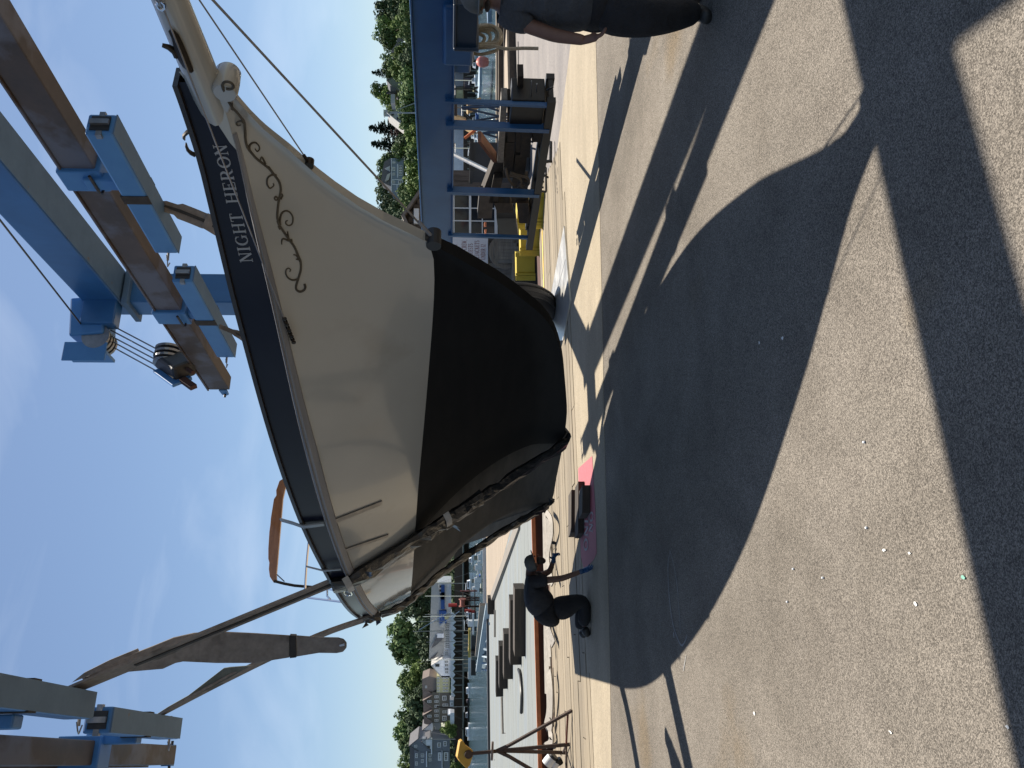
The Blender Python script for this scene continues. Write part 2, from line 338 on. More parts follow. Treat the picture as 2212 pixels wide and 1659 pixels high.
# quay edge timbers on the right
q = thing('quay_curb', 'dark stacked timber curb with a pale worn top along the right quay edge', 'curb', (9, 25.3, 0))
mb = MB(); mb.aa(4.2, 20, 25.2, 25.5, -.5, .26); mb.build('timber', darkwood, q)
mb = MB(); mb.aa(4.2, 20, 25.5, 25.9, -.5, .4); mb.build('timber', M('curb_face', (.06, .042, .03), (.11, .08, .055), 5, .9), q)
mb = MB(); mb.aa(4.2, 20, 25.93, 26.18, .30, .46); mb.build('cap_timber', curbtimber, q)
mb = MB(); mb.aa(4.2, 20, 25.95, 26.4, -2.6, .28); mb.build('quay_face', darkwood, q)
mb = MB(); mb.tube([G(1119+math.sin(i*.9)*.7, 90+i*26, .012) for i in range(18)], .012, 5); prop(mb.build('thin_line', black), 'thin dark line with a small float lying across the paved quay', 'line')

# water: large sheet with ripples
wm = bpy.data.materials.new('harbour_water'); wm.use_nodes = True; n = wm.node_tree; b = n.nodes['Principled BSDF']
b.inputs['Base Color'].default_value = (.03, .055, .06, 1); b.inputs['Roughness'].default_value = .07; b.inputs['IOR'].default_value = 1.33
t = n.nodes.new('ShaderNodeTexCoord'); m1 = n.nodes.new('ShaderNodeMapping'); m1.inputs['Scale'].default_value = (.7, 2.2, 1)
n1 = n.nodes.new('ShaderNodeTexNoise'); n1.inputs['Scale'].default_value = 1.1; n1.inputs['Detail'].default_value = 6; n1.inputs['Distortion'].default_value = .4
bp = n.nodes.new('ShaderNodeBump'); bp.inputs['Distance'].default_value = .35; bp.inputs['Strength'].default_value = 1
n.links.new(t.outputs['Object'], m1.inputs[0]); n.links.new(m1.outputs[0], n1.inputs[0]); n.links.new(n1.outputs[0], bp.inputs['Height']); n.links.new(bp.outputs[0], b.inputs['Normal'])
mb = MB(); mb.add([(-1500, -400, -2.05), (1500, -400, -2.05), (1500, 2600, -2.05), (-1500, 2600, -2.05)], [(0, 1, 2, 3)]); mb.build('water', wm, loc=(0, 0, 0), kind='structure')
# shores
def shore(name, xs, ys, fn, mat):
    vs = []; fs = []; nx, ny = len(xs), len(ys)
    for j, y in enumerate(ys):
        for i, x in enumerate(xs): vs.append((x, y, fn(x, y)))
    for j in range(ny-1):
        for i in range(nx-1): a = j*nx+i; fs.append((a, a+1, a+nx+1, a+nx))
    mb = MB(); mb.add(vs, fs, True); return mb.build(name, mat, loc=(0, 0, 0), kind='structure')
def hleft(x, y):
    e = max(0, y-299); return -2.6+min(e*.5, 3.2)+max(0, min(e, 70)-15)*.10+math.sin(x*.05)*1.2*min(1, e/40)
def hright(x, y):
    e = max(0, y-178); return -2.6+min(e*.6, 3.4)+max(0, min(e, 92)-16)*.17+math.sin(x*.06)*.8*min(1, e/30)
shore('left_shore_hill', [-260+i*12 for i in range(23)], [280+j*12 for j in range(26)], hleft, hill)
shore('right_shore_hill', [8+i*11 for i in range(24)], [168+j*10 for j in range(34)], hright, hill)

# ============================================================ BOAT HOIST (blue straddle lift)
LD = Vector((-.372, .928, .012)).normalized()      # along the hoist, away from the camera
LN = Vector((-.928, -.372, 0)).normalized()        # across the hoist, to the left
RF = Vector((1.4, 13.3, 0)); HL, HW = 7.35, 8.3
LF = RF+LN*HW; RN = RF-LD*HL; LNr = LF-LD*HL
Zb, Zt = 1.765, 7.05
hoist = thing('boat_hoist', 'tall blue steel straddle boat hoist standing over the slip with its wheels on plates', 'boat hoist', (RF+LNr)/2*1)
hoist.location.z = 0
up = Vector((0, 0, 1))
def girder(name, a, b, w, h, mat=bluep, par=None, bev=.012, **kw):
    mb = MB(); mb.beam(a, b, w, h); return mb.build(name, mat, par or hoist, bevel=bev, **kw)
mb = MB(); a = RF+LD*.9+up*(Zb+.19); b = RN-LD*2.4+up*(Zb+.19); mb.beam(a, b, .3, .38); mb.beam(a+up*.2, b+up*.2, .36, .02); mb.beam(a-up*.2, b-up*.2, .36, .02); mb.build('lower_beam', bluep, hoist, bevel=.006)
mb = MB(); a = LF+LD*.9+up*(Zb+.19); b = LNr-LD*2.4+up*(Zb+.11); mb.beam(a, b, .3, .38); mb.build('lower_beam', bluep, hoist, bevel=.006)
for c0, z in ((RF, Zt), (LF, Zt), (RN, Zt), (LNr, Zt)):
    mb = MB(); mb.beam(c0+up*(Zb+.4), c0+up*(z+.1), .5, .46, up=LD); mb.build('column', bluep, hoist, bevel=.02)
    for zf, df in ((Zb+.42, (.8, .7, .06)), (z-.36, (.66, .64, .09))): mb = MB(); mb.box(c0+up*zf, df, LD); mb.build('flange', palegreen, hoist, bevel=.008)
def upbeam(a, b):
    mb = MB(); mb.beam(a, b, .52, .56); mb.build('upper_beam', bluep, hoist, bevel=.02)
    mb = MB(); mb.beam(a-up*.2885, b-up*.2885, .5, .012); mb.build('bottom_flange', palegreen, hoist)
UB = Vector((-.352, .936, 0)).normalized()
ub0 = RF+up*Zt; upbeam(ub0, ub0-UB*(HL+.5)); ub1 = LF+up*Zt; upbeam(ub1, ub1-LD*(HL+.3))
ca, cb = RN+up*(Zt+.05)-LN*.1, LNr+up*(Zt+.05); ca, cb = ca+LD*.09, cb+LD*.09; mb = MB(); mb.beam(ca, cb, .42, .5); mb.build('cross_beam', bluep, hoist, bevel=.02)
sh_ = Vector((SUN_AZ.x, SUN_AZ.y, 0))*(Zt/math.tan(SUN_EL))+up*Zt
mb = MB(); mb.beam(G(2030, 62)+sh_, G(2190, -60)+sh_, .16, .2); mb.build('corner_brace', bluep, hoist, bevel=.01)
for c0, dx in ((RN, LN), (LNr, -LN)):       # haunches in the corner
    mb = MB(); p = c0+up*(Zt-.1); mb.prism([p+up*.15+dx*.2, p+up*.15+dx*1.1+LD*0, p+LD*1.1+up*.15], (0, 0, -.3)); mb.build('haunch', bluep, hoist)
# hoist head on the far right corner with sheaves
hp = P(203, 655, 13.2); hp2 = P(200, 735, 13.0)
mb = MB(); hd = (hp2-hp).normalized(); mb.beam(hp, hp2, .5, .5); mb.build('head_box', bluep2, hoist, bevel=.03)
hd_end = hp2
mb = MB(); mb.box(P(222, 660, 13.0), (.24, .7, .5), LD); mb.build('corner_gusset', bluep, hoist, bevel=.02)
mb = MB()
for k in range(4): mb.disc(hp2+up*(-.12)+LD*(-.18+.1*k)+LN*.02, LD, .2, .05, 20)
mb.build('sheave', galv, hoist)
mb = MB(); mb.box(hp2+LN*.27+up*.0, (.36, .05, .62), LD); mb.box(hp2+LN*.27+up*.0-LD*.19, (.03, .3, .62), LD); mb.build('head_plate', bluep2, hoist, bevel=.01)
mb = MB(); mb.tube([PF(-40, 815, 9.3), PF(318, 1275, 12.8)], .012, 6); mb.build('hydraulic_line', black, hoist)
# wheels and steel plates on the ground
def wheel(c, par):
    w = MB(); ax = LN; prof = [(.24, -.19), (.5, -.21), (.6, -.18), (.655, -.12), (.67, 0), (.655, .12), (.6, .18), (.5, .21), (.24, .19)]
    w.lathe(c, ax, prof, 44); wh = w.build('wheel', rubber, par)
    g = MB()
    for o in (-.1, 0, .1): g.lathe(c, ax, [(.66, o-.012), (.673, o-.012), (.673, o+.012), (.66, o+.012)], 44)
    g.build('tread_rib', rubber, wh)
    h = MB(); h.lathe(c, ax, [(.0, -.14), (.1, -.14), (.12, -.08), (.25, -.1), (.26, .1), (.12, .08), (.1, .14), (0, .14)], 28); h.build('rim', bluep, wh)
WR_ = Vector((1.27, 13.95, .67))
for c in (WR_, WR_-LD*(HL+1.4), WR_+LN*HW, WR_+LN*HW-LD*(HL+1.4)): wheel(c, hoist)
for c in (WR_, WR_-LD*(HL+1.4), WR_+LN*HW, WR_+LN*HW-LD*(HL+1.4)):
    mb = MB(); mb.box(c+up*.55, (1.5, .12, .3), LD); mb.box(c+up*.62+LN*.3, (.9, .05, .35), LD); mb.build('bogie', bluep, hoist, bevel=.01)
pl = MB(); pl.prism([G(1218, 488, .03), G(1231, 650, .03), G(1216, 735, .03), G(1170, 740, .03)], (0, 0, -.025)); pl.prism([G(1180, 700, .031)+Vector((0,0,.0)), G(1182, 704, .031), G(1222, 560, .031)], (0, 0, .004))
prop(pl.build('wheel_plate', platemetal), 'shiny worn steel plate under the big black hoist wheel', 'steel plate')
# rack hanging below the right lower beam
def onbeam(Y, z, off=0):
    t = (Y-RF.y)/LD.y; p = RF+LD*t+LN*off; return Vector((p.x, p.y, z))
for Yb, w_ in ((8.9, .05), (9.25, .085), (10.4, .085), (11.35, .05)):
    a = onbeam(Yb, Zb+.02, .17); b = onbeam(Yb, .64, .2); mb = MB(); mb.beam(a, b, w_, w_*.7, up=LD); mb.build('hanger', bluep, hoist)
for off in (.2, -.12):
    mb = MB(); mb.beam(onbeam(8.82, .66, off), onbeam(11.6, .66, off), .07, .09); mb.build('rack_rail', black, hoist)
for Yb in (8.85, 9.3, 9.9, 10.5, 11.1, 11.55):
    mb = MB(); mb.beam(onbeam(Yb, .66, .2), onbeam(Yb, .66, -.12), .05, .05); mb.build('rack_crossbar', black, hoist)
# engine gear hung under the beam at the right frame edge
mb = MB(); a = PF(1806, 95, 8.05); mb.box(a, (.75, .36, .3), LD); mb.build('hydraulic_tank', bluep, hoist, bevel=.03)
mb = MB(); a = PF(1803, 190, 8.4); mb.box(a, (.34, .34, .26), LD); mb.build('valve_box', bluep, hoist, bevel=.02)
mb = MB(); a = PF(1838, 50, 7.7); mb.box(a, (.5, .34, .2), LD); mb.box(a+up*.11, (.54, .38, .03), LD); mb.box(a-LD*-.26, (.04, .4, .24), LD); mb.build('engine_cover', M('dark_blue_enamel', (.012, .03, .06), (.018, .04, .075), 3, .45), hoist, bevel=.01)
mb = MB(); a = PF(1839, 108, 7.9); mb.disc(a, LD, .075, .12, 20); mb.build('filter_canister', black, hoist)
mb = MB(); mb.tube([PF(1766, 598, 12.2), PF(1943, 684, 10.6)], .03, 8); mb.build('brace_pipe', galv, hoist)

# rope coil hung on the gear
rc = MB()
loops = [((1843, 118), (1930, 100), (1965, 130), (1950, 170), (1845, 172)), ((1845, 122), (1925, 112), (1955, 135), (1935, 168), (1845, 176)), ((1845, 128), (1905, 122), (1930, 140), (1915, 172), (1845, 180)),
         ((1845, 134), (1880, 132), (1908, 148), (1890, 176), (1845, 186)), ((1850, 112), (1915, 98), (1970, 122), (1960, 178), (1850, 190)), ((1843, 205), (1890, 214), (1935, 205), (1960, 192), (1968, 150), (1955, 118), (1850, 126))]
for i, l in enumerate(loops): rc.tube(spline([PF(x, y, 8.25+.03*i) for x, y in l], 7), .017, 7)
rc.tube(spline([PF(1840, 182, 8.2), PF(1940, 180, 8.2), PF(1990, 192, 8.2), PF(2060, 190, 8.2), PF(2120, 191, 8.2)], 5), .017, 7)
prop(rc.build('rope_coil', rope), 'coil of pale weathered rope hanging below the blue beam beside the man in grey', 'rope')
wr = MB(); yw = 9.3
a = PF(1768, 350, yw); b = PF(1868, 352, yw); wr.beam(a, b, .028, .012)
wr.prism([PF(1866, 343, yw), PF(1884, 340, yw), PF(1882, 346, yw), PF(1873, 349, yw), PF(1873, 355, yw), PF(1881, 358, yw), PF(1884, 364, yw), PF(1866, 361, yw)], (0, .02, 0))
prop(wr.build('spanner', black), 'big black open ended spanner hanging between the two blue hangers', 'spanner')

# timbers in the rack
def rack_timber(name, x0, x1, y0, y1, yd, mat, label, th=.16, group=None, dz=(0, 0)):
    """front face given by its corners in the photograph, on the rack's line"""
    def pt(x, y):
        # depth follows the rack line
        d = ray(*F(x, y)); k = d.x/d.y; Y = (RF.x+RF.y*(-LD.x/LD.y)*1.0)/(k-LD.x/LD.y); Y = Y+yd
        return P(x/1.8228, y/1.8228, Y)
    poly = [pt(x0+dz[0], y0), pt(x1+dz[0], y0), pt(x1+dz[1], y1), pt(x0+dz[1], y1)]
    mb = MB(); mb.prism(poly, -LN*th); return prop(mb.build(name, mat), label, 'timber', group)
T = [(1972, 1996, 392, 640, 0, greywood, 'long grey plank lying on top of the dark timbers in the hanging rack', (2, -14)),
     (1998, 2030, 395, 560, .02, darkwood, 'dark round ended block high in the hanging rack beside the thick blue hanger', (0, 0)),
     (2034, 2058, 300, 600, 0, darkwood, 'narrow dark plank at mid height in the hanging rack', (4, -4)),
     (2062, 2100, 398, 620, -.02, darkwood, 'low dark baulk in the hanging rack under the mid plank', (4, -14)),
     (2104, 2140, 400, 560, 0, darkwood, 'bottom dark baulk at the right end of the hanging rack', (6, -10)),
     (1990, 2028, 562, 700, .03, darkwood, 'dark block behind the knot of rope in the rack', (0, -10)),
     (2030, 2076, 610, 720, .02, darkwood, 'square dark block at the middle of the hanging rack', (0, -14)),
     (1985, 2020, 700, 800, 0, darkwood, 'dark sloping block left of the looped rope in the rack', (-40, -60)),
     (2020, 2080, 716, 800, .05, darkwood, 'wide dark block at the rack bottom behind the rope loops', (0, -6)),
     (1880, 1936, 772, 860, 0, M('grey_oak_block', (.07, .06, .05), (.12, .1, .085), 6, .85), 'upright grey oak block standing tallest in the rack with a bolt hole', (8, 0)),
     (1944, 2006, 800, 838, -.03, darkwood, 'dark block beneath the tall grey oak block', (0, 14)),
     (2034, 2080, 800, 880, -.02, M('brown_block', (.05, .035, .026), (.085, .06, .045), 6, .85), 'brownish block at the left end of the hanging rack', (0, 10)),
     (1955, 2030, 860, 930, 0, black, 'flat black steel box at the left end of the rack', (0, 10)),
     (1912, 1925, 560, 640, .1, M('reddish_board', (.16, .07, .045), (.24, .11, .07), 8, .8), 'reddish board poking up at an angle behind the rack', (-30, 30)),
     (1925, 1972, 640, 770, .12, darkwood, 'dark plank sloping up towards the tall oak block', (20, -30))]
for x0, x1, y0, y1, yd, mt, lb, dz in T: rack_timber('timber_block', x0, x1, y0, y1, yd, mt, lb, dz=dz, group='timbers in the hanging rack')
mb = MB(); 
def rk(x, y, yd=-.05):
    d = ray(*F(x, y)); k = d.x/d.y; Y = (RF.x-RF.y*LD.x/LD.y)/(k-LD.x/LD.y)+yd; return P(x/1.8228, y/1.8228, Y-.1)
mb.tube(spline([rk(x, y) for x, y in ((1990, 660), (2000, 700), (2025, 735), (2045, 728), (2050, 708), (2030, 695), (2005, 690))], 6), .017, 7)
mb.tube(spline([rk(x, y) for x, y in ((2008, 680), (2040, 690), (2075, 700), (2082, 722), (2062, 735), (2040, 722))], 6), .017, 7)
prop(mb.build('rope_loops', M('dark_rope', (.09, .075, .06), (.14, .12, .1), 40, .9, bump=.01)), 'dark looped rope end hanging over the rack blocks', 'rope')
tb = thing('tool_box', 'dark steel tool box with a T handle at the right end of the rack', 'tool box', onbeam(9.05, .7, -.1)+up*0)
mb = MB(); mb.box(onbeam(9.05, .9, .02), (.4, .3, .36), LD); mb.build('box', black, tb, bevel=.01)
mb = MB(); mb.tube([rk(2093, 318), rk(2093, 378)], .006, 6); mb.build('rod', galv, tb); mb = MB(); mb.tube([rk(2114, 330), rk(2114, 362)], .009, 6); mb.build('handle', galv, tb); mb = MB(); mb.tube([rk(2152, 356), rk(2178, 342)], .012, 6); mb.build('lever', black, tb)

# ============================================================ SPREADER BEAMS
def boxbeam(parts, name, a, b, w, h, mat, par, bev=.008):
    mb = MB(); mb.beam(a, b, w, h); return mb.build(name, mat, par, bevel=bev)
def lugs(end, dirv, par, s=1):
    mb = MB()
    side = Vector((0, 0, 1)).cross(dirv).normalized()
    for o in (-.11, .11):
        c = end+side*o; mb.prism([c-side*.012-up*.06, c-side*.012+dirv*.16-up*.05, c-side*.012+dirv*.2, c-side*.012+dirv*.16+up*.05, c-side*.012+up*.06], side*.024)
    mb.build('end_lug', bluep2, par)
    mb = MB(); mb.disc(end+dirv*.14, side, .018, .34, 10); mb.build('lug_pin', black, par)
# right beam, running overhead from the far end towards the camera
L21 = Vector((-.415, .910, .0)).normalized(); n21 = Vector((-.910, -.415, 0))
def spreader(name, far, length, label, boxes, inner):
    t = thing(name, label, 'spreader beam', far-L21*length/2)
    near = far-L21*length
    mb = MB(); mb.beam(far, near, .22, .31); mb.build('beam', rustbeam, t, bevel=.012)
    mb = MB(); mb.beam(far+up*.167, near+up*.167, .26, .02); mb.build('top_flange', rustbeam, t)
    lugs(far-up*.05, L21, t)
    for (c, ln) in boxes:
        ab, bb = c-L21*ln/2, c+L21*ln/2
        # adapter box: bottom-open steel box with sloping cut ends
        mb = MB(); mb.beam(ab, bb, .22, .24); bx_ = mb.build('sling_box', bluep2, t, bevel=.02)
        mb = MB(); mb.beam(ab-up*.123, bb-up*.123, .21, .012); mb.build('box_underside', palegreen, bx_)
        mb = MB()
        mb.box(ab-L21*.006, (.012, .15, .16), L21); mb.build('open_end', black, bx_)
        mb = MB(); mb.box(c-L21*0+up*.0, (.12, .235, .255), L21); mb.build('strap_slot', webdark, bx_)
        mb = MB(); mb.box(ab+L21*.02, (.05, .26, .05), L21); mb.box(ab-L21*.02+n21*.0, (.04, .05, .16), L21); mb.tube([bb-n21*.13, bb+n21*.16+L21*.05], .014, 6); mb.tube([bb+n21*.13, bb+n21*.2-up*.02, bb+n21*.22+L21*.08, bb+n21*.15+L21*.12], .007, 5); mb.build('keeper_pin', galv, bx_)
        # saddle clamp round the beam
        cc = c+L21*.05
        tt = (cc-far).dot(L21); bp_ = far+L21*tt
        mb = MB(); mb.box(bp_, (.30, .31, .42), L21); mb.box((bp_+cc)/2-up*.02, (.16, .1, abs(bp_.z-cc.z)), L21); mb.build('clamp', bluep2, t, bevel=.015)
        mb = MB(); mb.tube([bp_+n21*.2-up*.12+L21*.1, bp_+n21*.2-up*.12-L21*.15], .016, 6); mb.tube([bp_-n21*.2-up*.14+L21*.12, bp_+n21*.2-up*.14+L21*.12], .014, 6); mb.build('clamp_pin', black, t)
    return t
fR = P(476, 828, 13.0)
bR = [(P(298, 412, 8.24), 1.85), (P(447, 681, 10.8), 2.0)]
# keep boxes parallel to the beam and just below it
spreader('spreader_beam', fR, 10.0, 'long rusty spreader beam overhead beyond the bow with two blue sling boxes', bR, 1)
fL = P(352, 1632, 10.6)
bL = [(P(172, 1524, 7.28)-L21*1.1, 2.2), (P(366, 1574, 9.36)-L21*1.0, 2.0)]
spreader('spreader_beam', fL, 8.0, 'grey and rusty spreader beam at the far left edge of the sky with two sling boxes', bL, -1)
# lifting block and falls above the right spreader
tt = 1.0; bp0 = P(378, 778, 12.3)
blk = thing('lifting_block', 'dark pulley block with five wire falls hooked on the rusty spreader beam', 'pulley block', bp0)
ax_ = (P(400, 800, 12.1)-P(350, 765, 12.5)).normalized()
mb = MB(); mb.box(bp0+n21*.06, (.62, .26, .34), ax_); mb.build('body', black, blk, bevel=.05)
mb = MB(); mb.box(bp0+n21*.24, (.56, .05, .3), ax_); mb.build('side_plate', bluep2, blk, bevel=.01)
mb = MB()
for k in range(4): mb.disc(bp0-ax_*.18+n21*(-.1+.075*k), n21, .2, .035, 22)
mb.build('sheave', galv, blk)
for k in range(5):
    mb = MB(); mb.tube([P(236+3*k-(k == 2)*2, 700+k*13, 12.95), P(350, 760+k*12, 12.45)], .0105, 6); mb.build('wire_fall', galv, blk)
mb = MB(); a = bp0+ax_*.3; mb.tube([a, a+ax_*.2], .03, 8); mb.box(a+ax_*.12+n21*.2, (.3, .06, .1), ax_); mb.build('shackle', rustdark, blk)

# ============================================================ THE SLOOP
BO = Vector((1.5, 4.5, 0)); BA = Vector((-.47, .883, 0)); BN = Vector((-.883, -.47, 0))
WRt = [(-.22, .03), (-.1, .045), (0, .065), (.25, .155), (.5, .3), (1, .58), (2, 1.02), (3, 1.28), (4, 1.42), (5, 1.46), (6, 1.36), (7, 1.16), (8, .95), (9, .74), (9.7, .58)]
WWt = [(.9, .015), (1.14, .02), (1.5, .17), (2, .34), (3, .70), (4, .95), (5, 1.08), (6, 1.08), (7, .95), (8, .68), (9, .36), (9.7, .2)]
ZRt = [(-.22, 3.08), (-.1, 3.075), (0, 3.07), (.5, 3.025), (1, 2.985), (2, 2.915), (3, 2.86), (4, 2.795), (5, 2.75), (6, 2.74), (7, 2.775), (8, 2.84), (9, 2.92), (9.7, 2.98)]
ZBt = [(-.22, 2.9), (-.1, 2.89), (0, 2.88), (.5, 2.84), (1, 2.79), (2, 2.735), (3, 2.70), (4, 2.665), (5, 2.63), (6, 2.62), (7, 2.655), (8, 2.715), (9, 2.79), (9.7, 2.85)]
ZWt = [(1.0, 1.87), (1.14, 1.84), (1.3, 1.812), (1.6, 1.82), (2.2, 1.87), (3.6, 2.0), (5, 2.10), (6, 2.17), (7, 2.24), (8, 2.3), (9, 2.37), (9.7, 2.42)]
ZKt = [(-.22, 2.885), (-.1, 2.84), (-.05, 2.82), (.07, 2.77), (.18, 2.71), (.32, 2.61), (.47, 2.515), (.59, 2.43), (.75, 2.30), (.89, 2.16), (1.01, 2.01), (1.14, 1.84), (1.28, 1.66), (1.44, 1.49), (1.61, 1.32), (1.83, 1.14), (2.02, 1.0), (2.2, .915), (2.4, .85), (2.7, .78), (3.1, .715), (3.7, .63), (4.5, .585), (5.3, .56), (6.1, .54), (6.25, .62), (6.6, .95), (7.0, 1.3), (7.4, 1.54), (7.75, 1.68), (8.5, 1.9), (9.5, 2.19), (9.7, 2.25)]
def hpt(side, u, w, z): return BO+BA*u+BN*(side*w)+up*z
def wat(u, z):
    zk = sinterp(ZKt, u); zw = sinterp(ZWt, u); zb = sinterp(ZBt, u); zr = sinterp(ZRt, u); wr = sinterp(WRt, u); wb = wr-.015; ww = sinterp(WWt, u) if u > 1.14 else 0
    if zk > zw or u <= 1.14:
        if z <= zb: t = max(0, min(1, (z-zk)/(zb-zk+1e-6))); return max(.018+.02*max(0, u), wb*t**(1.35-.1*max(0, u)))
        return wb+(wr-wb)*(z-zb)/(zr-zb+1e-6)
    if z <= zw:
        t = max(0, (z-zk)/(zw-zk+1e-6))
        p = 1.05+.8*max(0, min(1, (u-1.5)/2.5)) if u < 6 else 1.85-1.3*min(1, (u-6)/1.6)
        return max(.05 if u < 6.3 else .03, ww*t**p)
    if z <= zb: t = (z-zw)/(zb-zw+1e-6); return ww+(wb-ww)*t**(.93+.3*max(0, 1-(u-1.14)/1.2))
    return wb+(wr-wb)*(z-zb)/(zr-zb+1e-6)
US = [-.22, -.16, -.1, -.05, 0, .07, .14, .18, .22, .32, .42, .52, .64, .78, .92, 1.06, 1.14]+[1.14+.14*i for i in range(1, 19)]+[3.66+.24*i for i in range(1, 25)]+[9.7]
US = sorted(set(round(u, 3) for u in US if u <= 9.7))
boat = thing('sailboat', 'cream hulled sailboat with dark blue bulwark NIGHT HERON and black bottom hung in slings', 'sailboat', BO+BA*5)
boat.rotation_euler = (0, 0, math.atan2(BA.y, BA.x))
def loft(name, za, zb_, rows, mat, us, off=0, par=boat):
    mb = MB()
    for side in (1, -1):
        vs = []; fs = []
        for u in us:
            a, b = za(u), zb_(u)
            for j in range(rows+1):
                z = a+(b-a)*j/rows; vs.append(hpt(side, u, wat(u, z)+off, z))
        m = rows+1
        for i in range(len(us)-1):
            for j in range(rows): fs.append((i*m+j, (i+1)*m+j, (i+1)*m+j+1, i*m+j+1))
        mb.add(vs, fs, True)
    # close the centreline along the lower edge
    return mb, mb.build(name, mat, par)
zk = lambda u: sinterp(ZKt, u)
zwl = lambda u: max(sinterp(ZWt, u), zk(u)) if u > 1.14 else zk(u)
zbd = lambda u: sinterp(ZBt, u); zrl = lambda u: sinterp(ZRt, u)
mbT, tops = loft('topside', zwl, zbd, 12, cream, US)
mbB, bott = loft('bottom', zk, zwl, 18, blackbottom, [u for u in US if 1.14 <= u <= 4.5])
mbC, bott2 = loft('aft_bottom', zk, zwl, 18, wornlitbottom, [u for u in US if u >= 4.3])
zcut = lambda u: min(zrl(u)-.004, max(zbd(u), 3.05-(u+.2)*.42)) if u < .22 else zbd(u)
loft('bulwark', zcut, zrl, 3, navy, [u for u in US if u >= -.2], off=.002)
loft('bow_cheek', zbd, zcut, 2, cream, [u for u in US if u <= .22], off=.002)
# keel sole / stem face closing strips
def strip(us, z0, name, mat):
    mb = MB(); vs = []; fs = []
    for u in us: w = wat(u, z0(u)); vs += [hpt(1, u, w, z0(u)), hpt(-1, u, w, z0(u))]
    for i in range(len(us)-1): fs.append((2*i, 2*i+1, 2*i+3, 2*i+2))
    mb.add(vs, fs); mb.build(name, mat, boat)
strip([u for u in US if u <= 1.15], lambda u: zk(u)-.0, 'stem_face', cream)
strip([u for u in US if u >= 1.14], zk, 'keel_sole', blackbottom)
# transom, deck, rail cap, rubbing strake
mb = MB(); u = 9.7; zz = [zk(u)+(zrl(u)-zk(u))*j/14 for j in range(15)]; mb.add([hpt(1, u, wat(u, z), z) for z in zz]+[hpt(-1, u, wat(u, z), z) for z in zz[::-1]], [tuple(range(30))]); mb.build('transom', cream, boat)
mb = MB(); dk = [u for u in US if u > .1]; vs = []; fs = []
for u in dk: vs += [hpt(1, u, wat(u, zbd(u)+.02)-.02, zbd(u)+.02), hpt(-1, u, wat(u, zbd(u)+.02)-.02, zbd(u)+.02)]
for i in range(len(dk)-1): fs.append((2*i, 2*i+1, 2*i+3, 2*i+2))
mb.add(vs, fs); mb.build('deck', M('teak_deck', (.3, .22, .14), (.38, .29, .19), 6, .7), boat)
for side in (1, -1):
    mb = MB(); us = [u for u in US if u >= -.2]; mb.ribbon([hpt(side, u, wat(u, zrl(u))-.012, zrl(u)+.012) for u in us], [BN*.042]*len(us), .026); mb.build('rail_cap', railcap, boat)
    mb = MB(); vs = []; fs = []; us = [u for u in US if u >= .1]
    for u in us:
        zb1 = zbd(u); k = min(1, (u-.1)/2.2); h1 = .02+.055*k; d = .012+.03*min(1, (u-.1)/.8)
        prof = [(0, 0), (d*.7, -.012), (d, -.3*h1), (d*.55, -.36*h1), (d*.9, -.6*h1), (d*.4, -h1), (0, -h1)]
        for (o, dz_) in prof: vs.append(hpt(side, u, wat(u, zb1+dz_)+o, zb1+dz_))
    m = 7
    for i in range(len(us)-1):
        for j in range(m-1): fs.append((i*m+j, (i+1)*m+j, (i+1)*m+j+1, i*m+j+1))
    mb.add(vs, fs, False); mb.build('rubbing_strake', railwood, boat)
# knee, bowsprit and scrolled billet head on the centreline
def cl(x, y, w=0):     # sighting -> point on the plane w metres to starboard of the centreline
    d = ray(*F(x, y)); o = BO+BN*w; Dn = BA.x*(-d.y)+d.x*BA.y
    u = ((-o.x)*(-d.y)+d.x*(-o.y))/Dn; tt = (BA.x*(-o.y)+BA.y*o.x)/Dn
    return u, CAMH+d.z*tt
kn = [cl(x, y, .055) for x, y in ((722, 285), (762, 389), (850, 455), (900, 450), (918, 405), (905, 368), (880, 345), (815, 312), (770, 292))]
mb = MB(); mb.prism([hpt(1, u, .055, z) for u, z in kn], BN*-.11); mb.build('stem_knee', cream, boat, bevel=.01)
b0, b1 = cl(714, 262), cl(603, 0); c0_, c1_ = cl(850, 285), cl(719, 0)
sl = (b1[1]-b0[1])/(b1[0]-b0[0])
bsp = []
for u in (.9, .2, -.25, -.7, -1.3, -1.9): bsp.append((hpt(1, u, 0, 2.965+(u+.22)*-.055), .087-.012*max(0, -u-.2)))
mb = MB(); mb.tube([p for p, r in bsp], [r for p, r in bsp], 20); mb.build('bowsprit', cream, boat)
bc = cl(893, 322, .0); mb = MB(); c = hpt(1, bc[0], 0, bc[1])
mb.lathe(c, BN, [(0, -.085), (.055, -.085), (.064, -.07), (.066, 0), (.064, .07), (.055, .085), (0, .085)], 28); mb.build('billet_scroll', cream, boat)
# rudder
rd = [(6.11, .545), (6.44, .57), (6.87, .76), (7.2, 1.0), (7.5, 1.28), (7.8, 1.56), (7.86, 1.74), (7.6, 1.70), (7.4, 1.54), (7.0, 1.3), (6.6, .95), (6.25, .62)]
mb = MB(); mb.prism([hpt(1, u, .035, z) for u, z in rd], BN*-.07); mb.build('rudder', keelgrey, boat, bevel=.012)
mb = MB(); mb.disc(hpt(1, 7.55, 0, 1.75), up, .05, .2, 14); mb.box(hpt(1, 7.75, 0, 1.7), (.14, .09, .12), BA); mb.build('rudder_gland', black, boat)
